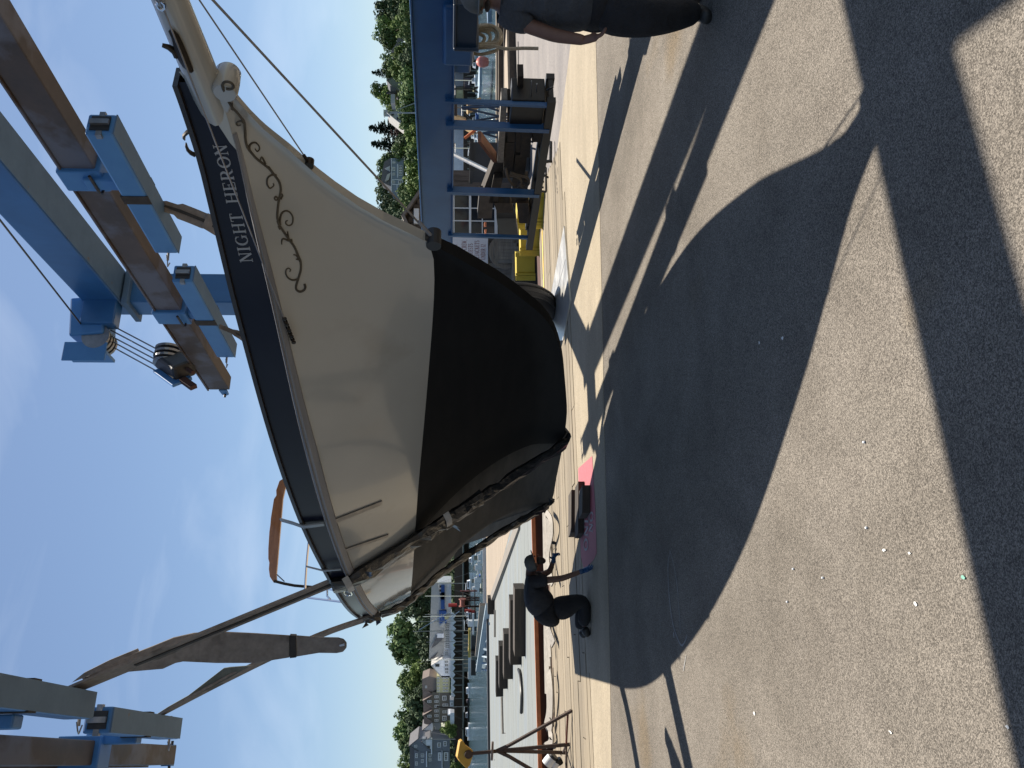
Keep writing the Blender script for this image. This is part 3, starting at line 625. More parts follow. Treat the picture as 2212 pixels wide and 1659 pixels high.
# hull surface lookup for things fixed on it
bmv = BVHTree.FromPolygons([tuple(v) for v in mbT.v+mbB.v], list(mbT.f)+[tuple(i+len(mbT.v) for i in f) for f in mbB.f])
def onhull(x, y, off=.006, tree=bmv):
    d = ray(*F(x, y)).normalized(); r = tree.ray_cast(Vector((0, 0, CAMH)), d)
    if r[0] is None: u, z = cl(x, y, .075); return hpt(1, u, .077, z), -BA*.3+BN
    nn = r[1] if r[1].dot(d) < 0 else -r[1]
    return r[0]+nn*off, nn
kn_plane = lambda x, y: hpt(1, *((cl(x, y, .06)[0],)+(.078,)+(cl(x, y, .06)[1],)))
# painted vine along the cream strake
def vine_pt(x, y):
    if y < 372: pk = cl(x, y, .09); return hpt(1, pk[0], .09, pk[1])
    pk = cl(x, y, .06)
    h = bmv.ray_cast(Vector((0, 0, CAMH)), ray(*F(x, y)).normalized())
    pkw = hpt(1, pk[0], .06, pk[1])
    if h[0] is None or (h[0]-Vector((0, 0, CAMH))).length > (pkw-Vector((0, 0, CAMH))).length and pk[0] < .32: return pkw
    nn = h[1] if h[1].dot(ray(*F(x, y))) < 0 else -h[1]
    return h[0]+nn*.003
def v1(L): return [(950+x/4.1475, 750+y/4.1475) for x, y in L]
def v0(L): return [(750+x/4.1475, 350+y/4.1475) for x, y in L]
vn = MB()
def vtube(pts, r, taper=True):
    pp = spline([vine_pt(*p) for p in pts], 5); m = len(pp); vn.tube(pp, [max(.0012, r*(1-.55*i/m)) if taper else r for i in range(m)], 5)
main0 = v0([(640, 20), (700, 60), (690, 0)]) 
vtube([(890, 350), (905, 352), (918, 345), (915, 330), (900, 322), (884, 323), (876, 336), (879, 350), (886, 372), (900, 400), (915, 425), (930, 440), (950, 465), (962, 482), (966, 520), (966, 550), (974, 580), (990, 602), (1010, 625), (1035, 645), (1060, 665), (1080, 690), (1098, 715), (1105, 745), (1100, 775), (1094, 810), (1091, 850), (1093, 865), (1102, 890), (1125, 925), (1143, 950), (1160, 975), (1175, 1010), (1183, 1030), (1184, 1060), (1178, 1085), (1170, 1110), (1165, 1130), (1168, 1142), (1180, 1148), (1195, 1142), (1201, 1130), (1198, 1118)], .0075, False)
for pts in ([(966, 490), (950, 478), (935, 480), (931, 488), (937, 495), (948, 492)], [(983, 596), (982, 575), (992, 563), (1008, 563), (1020, 575), (1021, 588), (1012, 596), (1004, 585)],
            [(1087, 690), (1070, 688), (1053, 700), (1050, 722), (1060, 740), (1072, 736), (1078, 728), (1074, 722)], [(1098, 795), (1093, 780), (1085, 774), (1080, 780), (1084, 788), (1092, 786)],
            [(1103, 885), (1102, 865), (1108, 840), (1125, 830), (1142, 837), (1152, 855), (1150, 880), (1138, 888), (1126, 882), (1124, 872), (1132, 868)], [(1178, 1085), (1170, 1098), (1150, 1102), (1132, 1092), (1124, 1075), (1127, 1060), (1136, 1056), (1144, 1062), (1140, 1070)],
            [(1135, 948), (1125, 943), (1112, 940), (1108, 952), (1109, 962)], [(1182, 1030), (1168, 1008), (1155, 1002)], [(1180, 1022), (1165, 1020)], [(1136, 942), (1133, 922), (1132, 910)], [(1148, 955), (1148, 940)], [(1104, 785), (1112, 770), (1108, 762)], [(1098, 885), (1090, 870)], [(1102, 902), (1094, 890)],
            [(1045, 645), (1030, 618), (1022, 640)], [(1068, 672), (1058, 655)], [(912, 420), (915, 405)], [(918, 432), (910, 428)]):
    vtube(pts, .0066)
vn.build('vine_ornament', gold, boat)
# carved letters, strokes with serifs
def seg(a, b, w): return ('s', a, b, w)
GL = {
 'N': (.78, [seg((.12, 0), (.12, 1), .07), seg((.66, 0), (.66, 1), .07), seg((.12, 1), (.66, 0), .15), seg((0, .02), (.25, .02), .05), seg((.53, .98), (.8, .98), .05), seg((0, .98), (.2, .98), .05)]),
 'I': (.34, [seg((.17, 0), (.17, 1), .15), seg((.02, .02), (.32, .02), .05), seg((.02, .98), (.32, .98), .05)]),
 'H': (.8, [seg((.15, 0), (.15, 1), .14), seg((.65, 0), (.65, 1), .14), seg((.15, .52), (.65, .52), .06), seg((.02, .02), (.29, .02), .05), seg((.51, .02), (.79, .02), .05), seg((.02, .98), (.29, .98), .05), seg((.51, .98), (.79, .98), .05)]),
 'T': (.66, [seg((.33, 0), (.33, 1), .14), seg((.03, .97), (.63, .97), .06), seg((.05, .97), (.05, .8), .05), seg((.61, .97), (.61, .8), .05), seg((.19, .02), (.47, .02), .05)]),
 'E': (.64, [seg((.15, 0), (.15, 1), .14), seg((.02, .03), (.57, .03), .06), seg((.02, .97), (.55, .97), .06), seg((.15, .52), (.42, .52), .05), seg((.57, .03), (.59, .22), .05), seg((.54, .97), (.55, .8), .05), seg((.42, .42), (.42, .62), .05)]),
 'L': (.6, [seg((.15, 0), (.15, 1), .14), seg((.02, .03), (.55, .03), .06), seg((.02, .98), (.29, .98), .05), seg((.55, .03), (.57, .22), .05)]),
 'F': (.6, [seg((.15, 0), (.15, 1), .14), seg((.02, .97), (.55, .97), .06), seg((.15, .52), (.42, .52), .05), seg((.02, .02), (.29, .02), .05), seg((.54, .97), (.55, .8), .05)]),
 'Y': (.74, [seg((.37, 0), (.37, .45), .13), seg((.37, .45), (.1, 1), .12), seg((.37, .45), (.64, 1), .06), seg((.0, .98), (.22, .98), .05), seg((.53, .98), (.76, .98), .05), seg((.24, .02), (.5, .02), .05)]),
 'W': (1.02, [seg((.08, 1), (.3, 0), .12), seg((.3, 0), (.5, .9), .05), seg((.5, .9), (.7, 0), .12), seg((.7, 0), (.94, 1), .05), seg((0, .98), (.2, .98), .05), seg((.84, .98), (1.04, .98), .05)]),
 'U': (.76, [seg((.14, 1), (.14, .25), .13), seg((.14, .25), (.24, .05), .1), seg((.24, .05), (.5, .05), .06), seg((.5, .05), (.62, .25), .06), seg((.62, .25), (.62, 1), .05), seg((.0, .98), (.28, .98), .05), seg((.5, .98), (.76, .98), .05)]),
 'K': (.78, [seg((.15, 0), (.15, 1), .14), seg((.15, .4), (.62, 1), .05), seg((.3, .58), (.66, 0), .13), seg((.02, .02), (.29, .02), .05), seg((.02, .98), (.29, .98), .05)]),
 'A': (.76, [seg((.08, 0), (.38, 1), .05), seg((.38, 1), (.66, 0), .13), seg((.2, .35), (.56, .35), .05), seg((0, .02), (.2, .02), .05), seg((.54, .02), (.78, .02), .05)]),
 'J': (.5, [seg((.33, 1), (.33, .15), .13), seg((.33, .15), (.22, 0), .08), seg((.22, 0), (.06, .08), .07), seg((.18, .98), (.48, .98), .05)]),
 '1': (.36, [seg((.18, 0), (.18, 1), .13), seg((.04, .86), (.18, 1), .05), seg((.04, .02), (.32, .02), .05)]),
 '2': (.56, [seg((.06, .75), (.14, .94), .06), seg((.14, .94), (.34, .98), .06), seg((.34, .98), (.48, .82), .1), seg((.48, .82), (.46, .6), .12), seg((.46, .6), (.08, .06), .07), seg((.04, .05), (.52, .05), .1)]),
 ',': (.25, [seg((.12, .08), (.06, -.14), .09)]),
 '*': (.4, [seg((.2, .6), (.2, .95), .06), seg((.05, .68), (.35, .87), .06), seg((.35, .68), (.05, .87), .06)]),
 '&': (.8, [seg((.72, 0), (.2, .78), .12), seg((.2, .78), (.32, .97), .07), seg((.32, .97), (.46, .8), .06), seg((.46, .8), (.1, .35), .07), seg((.1, .35), (.16, .05), .1), seg((.16, .05), (.42, .02), .07), seg((.42, .02), (.7, .5), .05)]),
}
def arc(cx, cy, rx, ry, a0, a1, n, wt):
    o = []
    for i in range(n):
        t0 = R(a0+(a1-a0)*i/n); t1 = R(a0+(a1-a0)*(i+1)/n); am = (t0+t1)/2
        o.append(seg((cx+rx*math.cos(t0), cy+ry*math.sin(t0)), (cx+rx*math.cos(t1), cy+ry*math.sin(t1)), wt(am)))
    return o
thick = lambda a: .055+.1*abs(math.cos(a))
GL['O'] = (.86, arc(.43, .5, .35, .48, 0, 360, 16, thick))
GL['C'] = (.76, arc(.43, .5, .35, .48, 50, 310, 12, thick)+[seg((.67, .9), (.67, .66), .05)])
GL['G'] = (.82, arc(.43, .5, .35, .48, 50, 320, 12, thick)+[seg((.67, .9), (.67, .66), .05), seg((.68, .4), (.68, .06), .13), seg((.54, .42), (.8, .42), .05)])
GL['D'] = (.84, [seg((.15, 0), (.15, 1), .14)]+arc(.3, .5, .44, .47, -90, 90, 9, thick)+[seg((.02, .03), (.3, .03), .05), seg((.02, .97), (.3, .97), .05)])
GL['R'] = (.78, [seg((.15, 0), (.15, 1), .14), seg((.02, .02), (.29, .02), .05), seg((.02, .97), (.36, .97), .05), seg((.15, .47), (.36, .47), .05), seg((.36, .47), (.62, .02), .13), seg((.58, .02), (.76, .02), .05)]+arc(.34, .72, .24, .25, -90, 90, 7, thick))
GL['S'] = (.6, arc(.3, .74, .2, .23, 30, 260, 8, lambda a: .07+.04*abs(math.cos(a)))+[seg((.2, .58), (.42, .42), .12)]+arc(.3, .26, .22, .24, 80, -150, 8, lambda a: .07+.05*abs(math.cos(a))))
def text_mb(s, mapf, th=None, widths=1.0, space=.12, wordgap=.62):
    """mapf(x 0..1, y 0..1) -> (point, normal)"""
    tot = sum((GL[c][0]*widths+space) if c != ' ' else wordgap for c in s)-space; x = 0; mb = MB()
    for c in s:
        if c == ' ': x += wordgap; continue
        wd, segs = GL[c]
        for _, a, b, w in segs:
            ax0, ay0, bx0, by0 = a[0]*widths, a[1], b[0]*widths, b[1]
            dx, dy = bx0-ax0, by0-ay0; l = math.hypot(dx, dy) or 1; nx, ny = -dy/l*w/2, dx/l*w/2; ex, ey = dx/l*w*.15, dy/l*w*.15
            nseg = 1
            q = [(ax0+nx-ex, ay0+ny-ey), (bx0+nx+ex, by0+ny+ey), (bx0-nx+ex, by0-ny+ey), (ax0-nx-ex, ay0-ny-ey)]
            pts = [mapf((x+qx)/tot, qy) for qx, qy in q]
            base = [p for p, n_ in pts]; topp = [p+n_*th for p, n_ in pts]
            mb.add(base+topp, [(4, 5, 6, 7), (0, 1, 5, 4), (1, 2, 6, 5), (2, 3, 7, 6), (3, 0, 4, 7)])
        x += wd*widths+space
    return mb
def bulw(xf, yf):
    u = .79-(.79-.19)*xf; u = u; z0, z1 = zbd(u), zrl(u); z = z0+(z1-z0)*(.24+.37*yf)
    w = wat(u, z); e = .01; p = hpt(1, u, w+.003, z); du = hpt(1, u+e, wat(u+e, z), z)-hpt(1, u-e, wat(u-e, z), z); nn = du.cross(up).normalized()
    if nn.dot(BN) < 0: nn = -nn
    return p+nn*.001, nn
wN = sum(GL[c][0]+.1 for c in 'NIGHT')-.1; wH = sum(GL[c][0]+.1 for c in 'HERON')-.1; tot_ = wN+wH+.75
text_mb('NIGHT', lambda x, y: bulw(x*wN/tot_, y), th=.004, space=.1).build('name_lettering', letter, boat)
text_mb('HERON', lambda x, y: bulw(1-(1-x)*wH/tot_, y), th=.004, space=.1).build('name_lettering', letter, boat)
# deck fittings on the bow: chocks, hook fairlead, claw on the bowsprit, stays
mb = MB(); pts = [cl(x, y, .1) for x, y in ((757, 512), (738, 520), (725, 533), (724, 545), (728, 552))]; mb.tube([hpt(1, u, .1, z) for u, z in pts], [.012, .012, .01, .008, .004], 7)
pts = [cl(x, y, .1) for x, y in ((772, 600), (755, 592), (742, 580), (736, 565), (735, 552))]; mb.tube([hpt(1, u, .12, z) for u, z in pts], [.014, .013, .01, .008, .004], 7); mb.build('fairlead_horns', bronze, boat)
mb = MB(); pts = [cl(x, y, .09) for x, y in ((672, 118), (690, 140), (705, 180), (720, 220), (735, 250), (755, 278))]; mb.tube([hpt(1, u, .095, z) for u, z in pts], [.012, .02, .026, .028, .024, .012], 8)
pts = [cl(x, y, .09) for x, y in ((700, 215), (688, 195), (665, 180), (640, 172))]; mb.tube([hpt(1, u, .1, z) for u, z in pts], [.02, .018, .014, .010], 8); mb.build('anchor_roller_horn', bronze, boat)
mb = MB(); pts = [cl(x, y, .1) for x, y in ((622, 0), (618, 12), (626, 26), (640, 34), (650, 26), (648, 10), (636, 0))]; mb.tube([hpt(1, u, .11, z) for u, z in pts], .008, 7); mb.build('shackle', steel, boat)
def stay(name, a, b, r, mat=galv, label=None):
    mb = MB(); mb.tube([a, b], r, 6); return mb.build(name, mat, boat)
e1 = hpt(1, .455, 0, 2.515); e2 = hpt(1, 1.15, 0, 1.81)
def cle(x, y, w=0): u, z = cl(x, y, w); return hpt(1, u, w, z)
def extend(a, b, k): return b+(b-a)*k
tipu = hpt(1, -1.85, 0, 2.86)
stay('bobstay', e1, extend(e1, cle(785, 0), .9), .004); stay('bobstay', e2, extend(e2, cle(838, 0), .9), .0065)
mb = MB(); d_ = (cle(1700, 930)-cle(1640, 860)).normalized(); mb.tube([e2, e2-d_*.2], .013, 7); mb.build('bobstay_turnbuckle', railwood, boat)
mb = MB(); mb.disc(e1, BN, .028, .05, 12); mb.tube([e1, e1+(cle(785, 0)-e1).normalized()*.07], .01, 6); mb.build('bobstay_eye', bronze, boat)
mb = MB(); mb.disc(e2+BA*.0, BN, .05, .12, 14); mb.tube([e2-up*.03+BA*.02, e2+up*.06-BA*.02], .035, 8); mb.build('bobstay_eye', black, boat)
ws = onhull(1148, 1340, .03)[0]; wt = cle(645, 38, .11); stay('whisker_stay', ws, extend(ws, wt, .6), .0045)
mb = MB()
for i in range(9): 
    p = ws+(wt-ws)*(.012*i); mb.disc(p, (wt-ws) if i % 2 else BN, .014, .012, 8)
mb.build('whisker_chain', bronze, boat)
# chainplates on the quarter
def plate(p, q, wd):
    mb = MB(); a, na = onhull(*p); b, nb = onhull(*q); m_, nm = onhull((p[0]+q[0])/2, (p[1]+q[1])/2)
    m = [a, m_, b]; sd = (b-a).normalized().cross(na).normalized()*wd/2; mb.ribbon(m, [sd]*3, .012, False)
    return mb
plate((1500, 1978), (1310, 2052), .055).build('chainplate', galv, boat)
plate((1525, 2107), (1345, 2168), .04).build('chainplate', galv, boat)
mb = MB(); a = hpt(1, 3.07, 1.30, 2.70); mb.ribbon([a+BN*.01, a+BN*.03+up*.16, a+BN*.0+up*.24, a-BN*.03+up*.34], [BA*.03]*4, .012); mb.build('chainplate', galv, boat); mb = MB(); a = hpt(1, 3.9, 1.43, 2.66); mb.ribbon([a+BN*.01, a+BN*.02+up*.15, a-BN*.02+up*.3], [BA*.014]*3, .01); mb.build('chainplate', galv, boat)
# oval port, stern rail, boom gallows
pc = P(*F(1372, 2318), 1); 
mb = MB(); pu = 4.9; c = hpt(1, 4.62, wat(4.62, 2.70)+.01, 2.685); mb.tube([c+BA*(.1*math.cos(t))+up*(.035*math.sin(t)) for t in [i*math.pi/8 for i in range(16)]], .012, 6, closed=True); mb.build('hawse_rim', steel, boat)
mb = MB(); mb.add([c+BN*.004+BA*(.1*math.cos(t))+up*(.035*math.sin(t)) for t in [i*math.pi/8 for i in range(16)]], [tuple(range(16))]); mb.build('hawse_opening', black, boat)
def at_u(x, y, u):     # sighting -> point in the cross plane at u
    d = ray(*F(x, y)); o = BO+BA*u; Dn = BN.x*(-d.y)+d.x*BN.y
    w = ((-o.x)*(-d.y)+d.x*(-o.y))/Dn; t_ = (BN.x*(-o.y)+BN.y*o.x)/Dn; return Vector((0, 0, CAMH))+d*t_
mb = MB(); pr1 = [at_u(x, y, 6.6) for x, y in ((1217, 2120), (1210, 2190), (1204, 2270), (1200, 2352))]; mb.tube(spline(pr1, 3), .013, 8)
mb.tube([at_u(1200, 2352, 6.6), at_u(1345, 2370, 5.6)], .013, 8); mb.tube([at_u(1288, 2300, 6.3), at_u(1288, 2348, 6.0), at_u(1300, 2360, 5.9)], .011, 8); mb.tube([at_u(1240, 2310, 6.4), at_u(1320, 2325, 5.4)], .011, 8); mb.build('guard_rail', steel, boat)
tk = [(1122, 1880), (1100, 1893), (1087, 1930), (1088, 1950), (1078, 1965), (1066, 2040), (1064, 2066), (1060, 2095), (1056, 2160), (1056, 2200), (1060, 2215), (1058, 2240), (1062, 2270), (1076, 2292), (1090, 2290), (1088, 2265), (1092, 2220), (1102, 2100), (1114, 1960), (1122, 1925), (1128, 1900), (1130, 1885)]
mb = MB(); mb.prism([at_u(x, y, 8.2) for x, y in tk], BA*.06); mb.build('boom_gallows', teak, boat, bevel=.006)
mb = MB(); mb.tube([at_u(1080, 2288, 8.2), at_u(1118, 2298, 8.2), at_u(1160, 2306, 8.2), at_u(1300, 2318, 8.2)], .02, 8); mb.tube([at_u(1090, 2262, 8.2), at_u(1120, 2290, 8.2)], .008, 6); mb.build('gallows_post', bronze, boat); mb = MB(); mb.tube([at_u(1128, 1880, 8.2), at_u(1135, 1900, 8.2), at_u(1180, 1930, 8.2), at_u(1260, 1960, 8.2)], .018, 8); mb.build('gallows_post', bronze, boat)
mb = MB()
for i, u in enumerate((.4, .9)): pass
# ============================================================ SLINGS
def sling(label, u0, top, path, wd, group, rev=1):
    t = thing('lifting_sling', label, 'sling', hpt(1, u0, 0, 0), 0, group); return t
def strap(par, name, mat, pts, hw, th, side=None):
    mb = MB(); pts = spline(pts, 5); mb.ribbon(pts, [(side if side is not None else BA)*hw if not callable(hw) else BA*hw(i/(len(pts)-1)) for i in range(len(pts))], th); return mb.build(name, mat, par)
s1 = thing('lifting_sling', 'forward grey webbing sling cradling the hull amidships with a black plastic wrap', 'sling', hpt(1, 4.3, 0, 0))
top1 = P(92, 1516, 7.1)
u1 = 4.3
R1 = hpt(1, u1, 1.455, 2.80)
strap(s1, 'webbing', webbing, [top1, top1*.75+R1*.25+BN*.0, top1*.35+R1*.65, R1], lambda t: .06 if t < .02 else min(.115, .06+.3*t), .02)
mb = MB(); a = top1*.70+R1*.30; nrm = (R1-top1).normalized().cross(BA).normalized()
if nrm.dot(Vector((0, -1, 0))) < 0: nrm = -nrm
mb.ribbon([a+nrm*.014, R1+nrm*.014], [BA*.026]*2, .01); mb.build('dark_stripe', webdark, s1)
def hull_path(u, side, extra=.03, n=18, ztop=None):
    zt = ztop or zrl(u); o = []
    for i in range(n+1):
        z = zt+(zk(u)-.02-zt)*i/n; o.append((wat(u, z)+extra, z))
    # drop hollow parts: strap is taut, take the convex hull from outside
    hull_ = []
    for p in o+[(0, zk(u)-.04)]:
        while len(hull_) >= 2 and (hull_[-1][0]-hull_[-2][0])*(p[1]-hull_[-2][1])-(hull_[-1][1]-hull_[-2][1])*(p[0]-hull_[-2][0]) > 0: hull_.pop()
        hull_.append(p)
    # resample
    res = []
    for (a0, b0), (a1, b1) in zip(hull_, hull_[1:]):
        k = max(1, int(math.hypot(a1-a0, b1-b0)/.1))
        for j in range(k): res.append(hpt(side, u, a0+(a1-a0)*j/k, b0+(b1-b0)*j/k))
    res.append(hpt(side, u, *hull_[-1])); return res
def crumple(base, hw, th, amp, seed, name, par, mat=plastic):
    """padded wrap: many-sided sleeve round the strap with crumpled surface"""
    rnd = random.Random(seed); n = len(base); k = 10; vs = []; fs = []
    for i in range(n):
        t = (base[min(i+1, n-1)]-base[max(i-1, 0)]).normalized(); sd = BA; nn = t.cross(sd).normalized()
        wv = hw*(1+rnd.uniform(-.25, .3)*(amp*12))
        for j in range(k):
            a = 2*math.pi*j/k; vs.append(base[i]+sd*(math.cos(a)*wv*(1+rnd.uniform(-amp, amp)*2))+nn*(math.sin(a)*th*(1+rnd.uniform(-.5, .5))))
    for i in range(n-1):
        for j in range(k): fs.append((i*k+j, i*k+(j+1) % k, (i+1)*k+(j+1) % k, (i+1)*k+j))
    mb = MB(); mb.add(vs, fs, False); return mb.build(name, mat, par)
hp1 = hull_path(u1, 1, .02); hp1b = hull_path(u1, -1, .02)
strap(s1, 'webbing', webbing, hp1[::3]+[hp1[-1]], .09, .02)
strap(s1, 'webbing', webbing, hp1b[::3]+[hp1b[-1]], .09, .02)
crumple([p+BN*.02 for p in hp1[:int(len(hp1)*.6)]], .155, .05, .05, 3, 'black_wrap', s1)
crumple([p+BN*.015 for p in hp1[int(len(hp1)*.5):]], .125, .035, .045, 5, 'black_wrap', s1)
for k_, frac in enumerate((.07, .43)):
    i = int(len(hp1)*frac); a = hp1[i]; t_ = (hp1[i+1]-hp1[i]).normalized(); nn = BA.cross(t_).normalized()
    if nn.dot(BN) < 0: nn = -nn
    mb = MB(); d_ = t_*.03; mb.ribbon([a+BA*.16+nn*.01+t_*.02, a+BA*.13+nn*.06, a+nn*.068, a-BA*.13+nn*.06, a-BA*.19+nn*.005], [d_]*5, .004); mb.build('tape_band', tape, s1)
mb = MB()
for (a, du, dl) in ((R1, .13, .16), (hp1[int(len(hp1)*.44)], .15, .14), (hp1[2], -.14, .12)):
    for sgn in (1, -1): mb.add([a+BA*(du*.7), a+BA*(du*1.5*sgn if sgn > 0 else du*.8)+up*(-dl)+BN*.05, a+BA*(du*.3)-up*(dl*.7)+BN*.05], [(0, 1, 2)])
mb.build('loose_wrap_corner', plastic, s1)
# aft sling
s2 = thing('lifting_sling', 'aft webbing sling passing under the rudder with a crumpled black wrap', 'sling', hpt(1, 6.4, 0, 0))
top2 = P(316, 1561, 8.9); u2 = 6.35
kp = hpt(1, 6.2, 0, .50)
aft = [top2, P(*F(920, 2660), 8.98), P(*F(1250, 2505), 9.2), P(*F(1470, 2428), 9.42)]
strap(s2, 'webbing', webbing, aft[:3]+[aft[3]], lambda t: .03+.07*min(1, t*3), .02)
low = [P(*F(1470, 2428), 9.42), P(*F(1560, 2398), 9.5), P(*F(1640, 2340), 9.58), P(*F(1740, 2255), 9.68), P(*F(1850, 2178), 9.77), P(*F(1960, 2106), 9.85), P(*F(2080, 2035), 9.93), P(*F(2160, 1988), 10.0)]
lowr = spline(low, 5)
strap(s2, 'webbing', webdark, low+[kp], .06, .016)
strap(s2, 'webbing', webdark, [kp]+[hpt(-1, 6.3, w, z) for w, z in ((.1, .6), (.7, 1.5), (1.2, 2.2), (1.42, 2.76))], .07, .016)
crumple(lowr[2:], .10, .035, .05, 9, 'black_wrap', s2)
mb = MB()
for (x0, y0), (x1, y1), (x2, y2) in (((1455, 2415), (1430, 2405), (1448, 2440)), ((1478, 2428), (1500, 2450), (1482, 2464)), ((1440, 2450), (1425, 2475), (1452, 2462)), ((2165, 1990), (2185, 1975), (2160, 1962))):
    p, q, r_ = P(*F(x0, y0), 9.4), P(*F(x1, y1), 9.38), P(*F(x2, y2), 9.42); mb.prism([p, q, r_], (0, .012, 0))
mb.build('loose_wrap_corner', plastic, s2)
crumple([P(*F(1432, 2440), 9.4), P(*F(1452, 2432), 9.4), P(*F(1475, 2427), 9.42), P(*F(1495, 2420), 9.44)], .1, .05, .06, 12, 'knot', s2)
# fold of green webbing on the aft sling
def flag(name, par, mat, outline, Y, th=.02, bev=0):
    mb = MB(); mb.prism([P(*F(x, y), Y) for x, y in outline], (0, th, 0)); return mb.build(name, mat, par, bevel=bev)
greenweb = M('olive_grey_webbing', (.09, .1, .085), (.14, .15, .13), 14, .9, bump=.003)
flag('webbing_fold', s2, greenweb, [(583, 2835), (660, 2785), (740, 2740), (880, 2632), (905, 2628), (985, 2622), (920, 2660), (780, 2735), (690, 2778)], 8.9)
# straps beyond the bulwark (port side)
for (pts, Y, lb, hw_) in (([(585, 785), (650, 812), (710, 832), (800, 868), (870, 905)], 8.6, 'port strap of the forward sling', .07), ([(865, 1285), (930, 1312), (990, 1345)], 10.9, 'port', .055)):
    par = s1 if hw_ > .06 else s2; mb = MB(); pp = [P(*F(x, y), Y-.0) for x, y in pts]; pp.append(hpt(-1, 4.2, 1.45, 2.84) if hw_ > .06 else hpt(-1, 6.3, 1.37, 2.78)); up_ = Vector((.5, -.2, .84)).normalized()
    sid = []
    for i in range(len(pp)):
        t_ = (pp[min(i+1, len(pp)-1)]-pp[max(0, i-1)]).normalized(); s_ = t_.cross(Vector((0, 1, 0))).normalized(); sid.append(s_*(hw_*(.5 if i < 1 else (.8 if i == 1 else 1.15))))
    mb.ribbon(spline(pp, 4), [sid[min(len(sid)-1, i//4)] for i in range(len(pp)*4-3)], .02); mb.build('webbing', webbing, par)
    mb = MB(); mb.ribbon([q_+Vector((0, -.02, 0)) for q_ in pp[1:]], [s_*.2 for s_ in sid[1:]], .006); mb.build('dark_stripe', webdark, par)
# big loose tail of webbing folded back beside the forward sling
s3 = thing('loose_strap', 'wide loose tail of grey webbing hanging folded beside the forward sling with a looped end', 'strap', P(*F(1100, 2550), 8.0)-up*2)
flag('webbing', s3, webbing, [(320, 2672), (420, 2622), (520, 2576), (600, 2545), (680, 2512), (760, 2494), (850, 2488), (1000, 2495), (1140, 2504), (1140, 2590), (1000, 2612), (850, 2612), (720, 2606), (690, 2612), (640, 2635), (500, 2647), (430, 2665), (350, 2700)], 7.6, .03, .008)
flag('webbing', s3, webbing, [(1163, 2504), (1260, 2511), (1330, 2512), (1352, 2518), (1364, 2532), (1364, 2552), (1350, 2568), (1325, 2573), (1255, 2572), (1165, 2587)], 7.6, .03, .008)
flag('dark_band', s3, webdark, [(1140, 2502), (1164, 2503), (1166, 2589), (1141, 2592)], 7.59, .05)
flag('dark_band', s3, webdark, [(332, 2668), (352, 2662), (374, 2692), (352, 2704)], 7.58, .05)
flag('loop_opening', s3, flat('pale_lining', (.5, .55, .62)), [(1336, 2540), (1356, 2534), (1356, 2543), (1338, 2546)], 7.588, .01)
flag('webbing_fold', s3, webbing, [(282, 2688), (330, 2650), (430, 2600), (540, 2555), (545, 2566), (440, 2614), (340, 2665)], 7.5, .02)

# ============================================================ THINGS ON THE GROUND
# painted red panel with worn white letters, facing the water
rp_ = [G(1286, 975, .008), G(1268, 1020, .008), G(1258, 1080, .008), G(1252, 1092, .008), G(1258, 1230, .008), G(1278, 1205, .008), G(1288, 1195, .008), G(1285, 1110, .008), G(1279, 990, .008)]
rp_ = [G(1249, 1012, .008), G(1253, 1195, .008), G(1262, 1232, .008), G(1282, 1210, .008), G(1289, 1195, .008), G(1286, 1100, .008), G(1279, 985, .008)]
mb = MB(); mb.add(rp_, [tuple(range(len(rp_)))]); pn = mb.build('painted_panel', redpaint, kind='structure')
def panel_map(y0, y1, xa, xb):
    def f(x, y):
        # read from the water side: upside down for us
        Dy = y0+(y1-y0)*x; Dx = xa+(xb-xa)*y+(x)*2; return G(Dx, Dy, .012), Vector((0, 0, 1))
    return f
for txt, m in (('NO WAY', panel_map(1050, 1190, 1270, 1262)), ('OUT', panel_map(1085, 1135, 1279, 1272))):
    pass
wl_ = M('worn_white_lettering', (.3, .28, .28), (.55, .52, .52), 40, .8)
o = text_mb('ONLY', panel_map(1190, 1085, 1270, 1261), th=.002, widths=1.0).build('panel_lettering', wl_, pn)
o = text_mb('NO', panel_map(1150, 1105, 1280, 1272), th=.002, widths=1.0).build('panel_lettering', wl_, pn)
# crate of black blocking on the panel
bl = [((1234, 1253), (1058, 1150), .0, 'left hand one of three black baulks lying on the red painted panel'),
      ((1249, 1262), (1040, 1152), .0, 'longest middle black baulk on the red painted panel'),
      ((1258, 1275), (1048, 1108), .0, 'shortest black baulk nearest the camera on the red painted panel')]
for (x0, x1), (y0, y1), _, lb in bl:
    a = G(x1, y0, .012); b = G(x1-.5, y1, .012); h = (x1-x0)/1793*a.y; mb = MB(); dd = (b-a); mb.prism([a, b, b+up*h, a+up*h], Vector((-.12, .3, 0)))
    prop(mb.build('blocking_baulk', darkwood), lb, 'timber', 'black baulks on the red panel')
# chalky scuff marks on the asphalt, flat print
scuffm = M('pale_scuff', (.24, .235, .235), (.3, .3, .3), 8, .8)
scuff = MB()
def smear(pts, w):
    pp = spline([G(x, y, .004) for x, y in pts], 6); mb = MB(); vs = []; fs = []
    for i, p in enumerate(pp):
        t = (pp[min(i+1, len(pp)-1)]-pp[max(0, i-1)]).normalized(); s_ = t.cross(up)*w*(.4+.6*math.sin(math.pi*(i+.5)/len(pp)))*(.7+.6*random.random()); vs += [p-s_, p+s_]
    for i in range(len(pp)-1): fs.append((2*i, 2*i+1, 2*i+3, 2*i+2))
    scuff.add(vs, fs)
smear([(1448, 1190), (1443, 1220), (1445, 1280), (1452, 1340), (1462, 1375), (1472, 1394), (1480, 1385), (1484, 1370)], .009)
smear([(1446, 1188), (1453, 1210), (1462, 1260), (1467, 1320), (1470, 1370)], .005)
smear([(1455, 1366), (1456, 1378)], .012); smear([(1482, 1415), (1476, 1450)], .006)
scuff.build('chalk_scuff', scuffm, kind='structure')
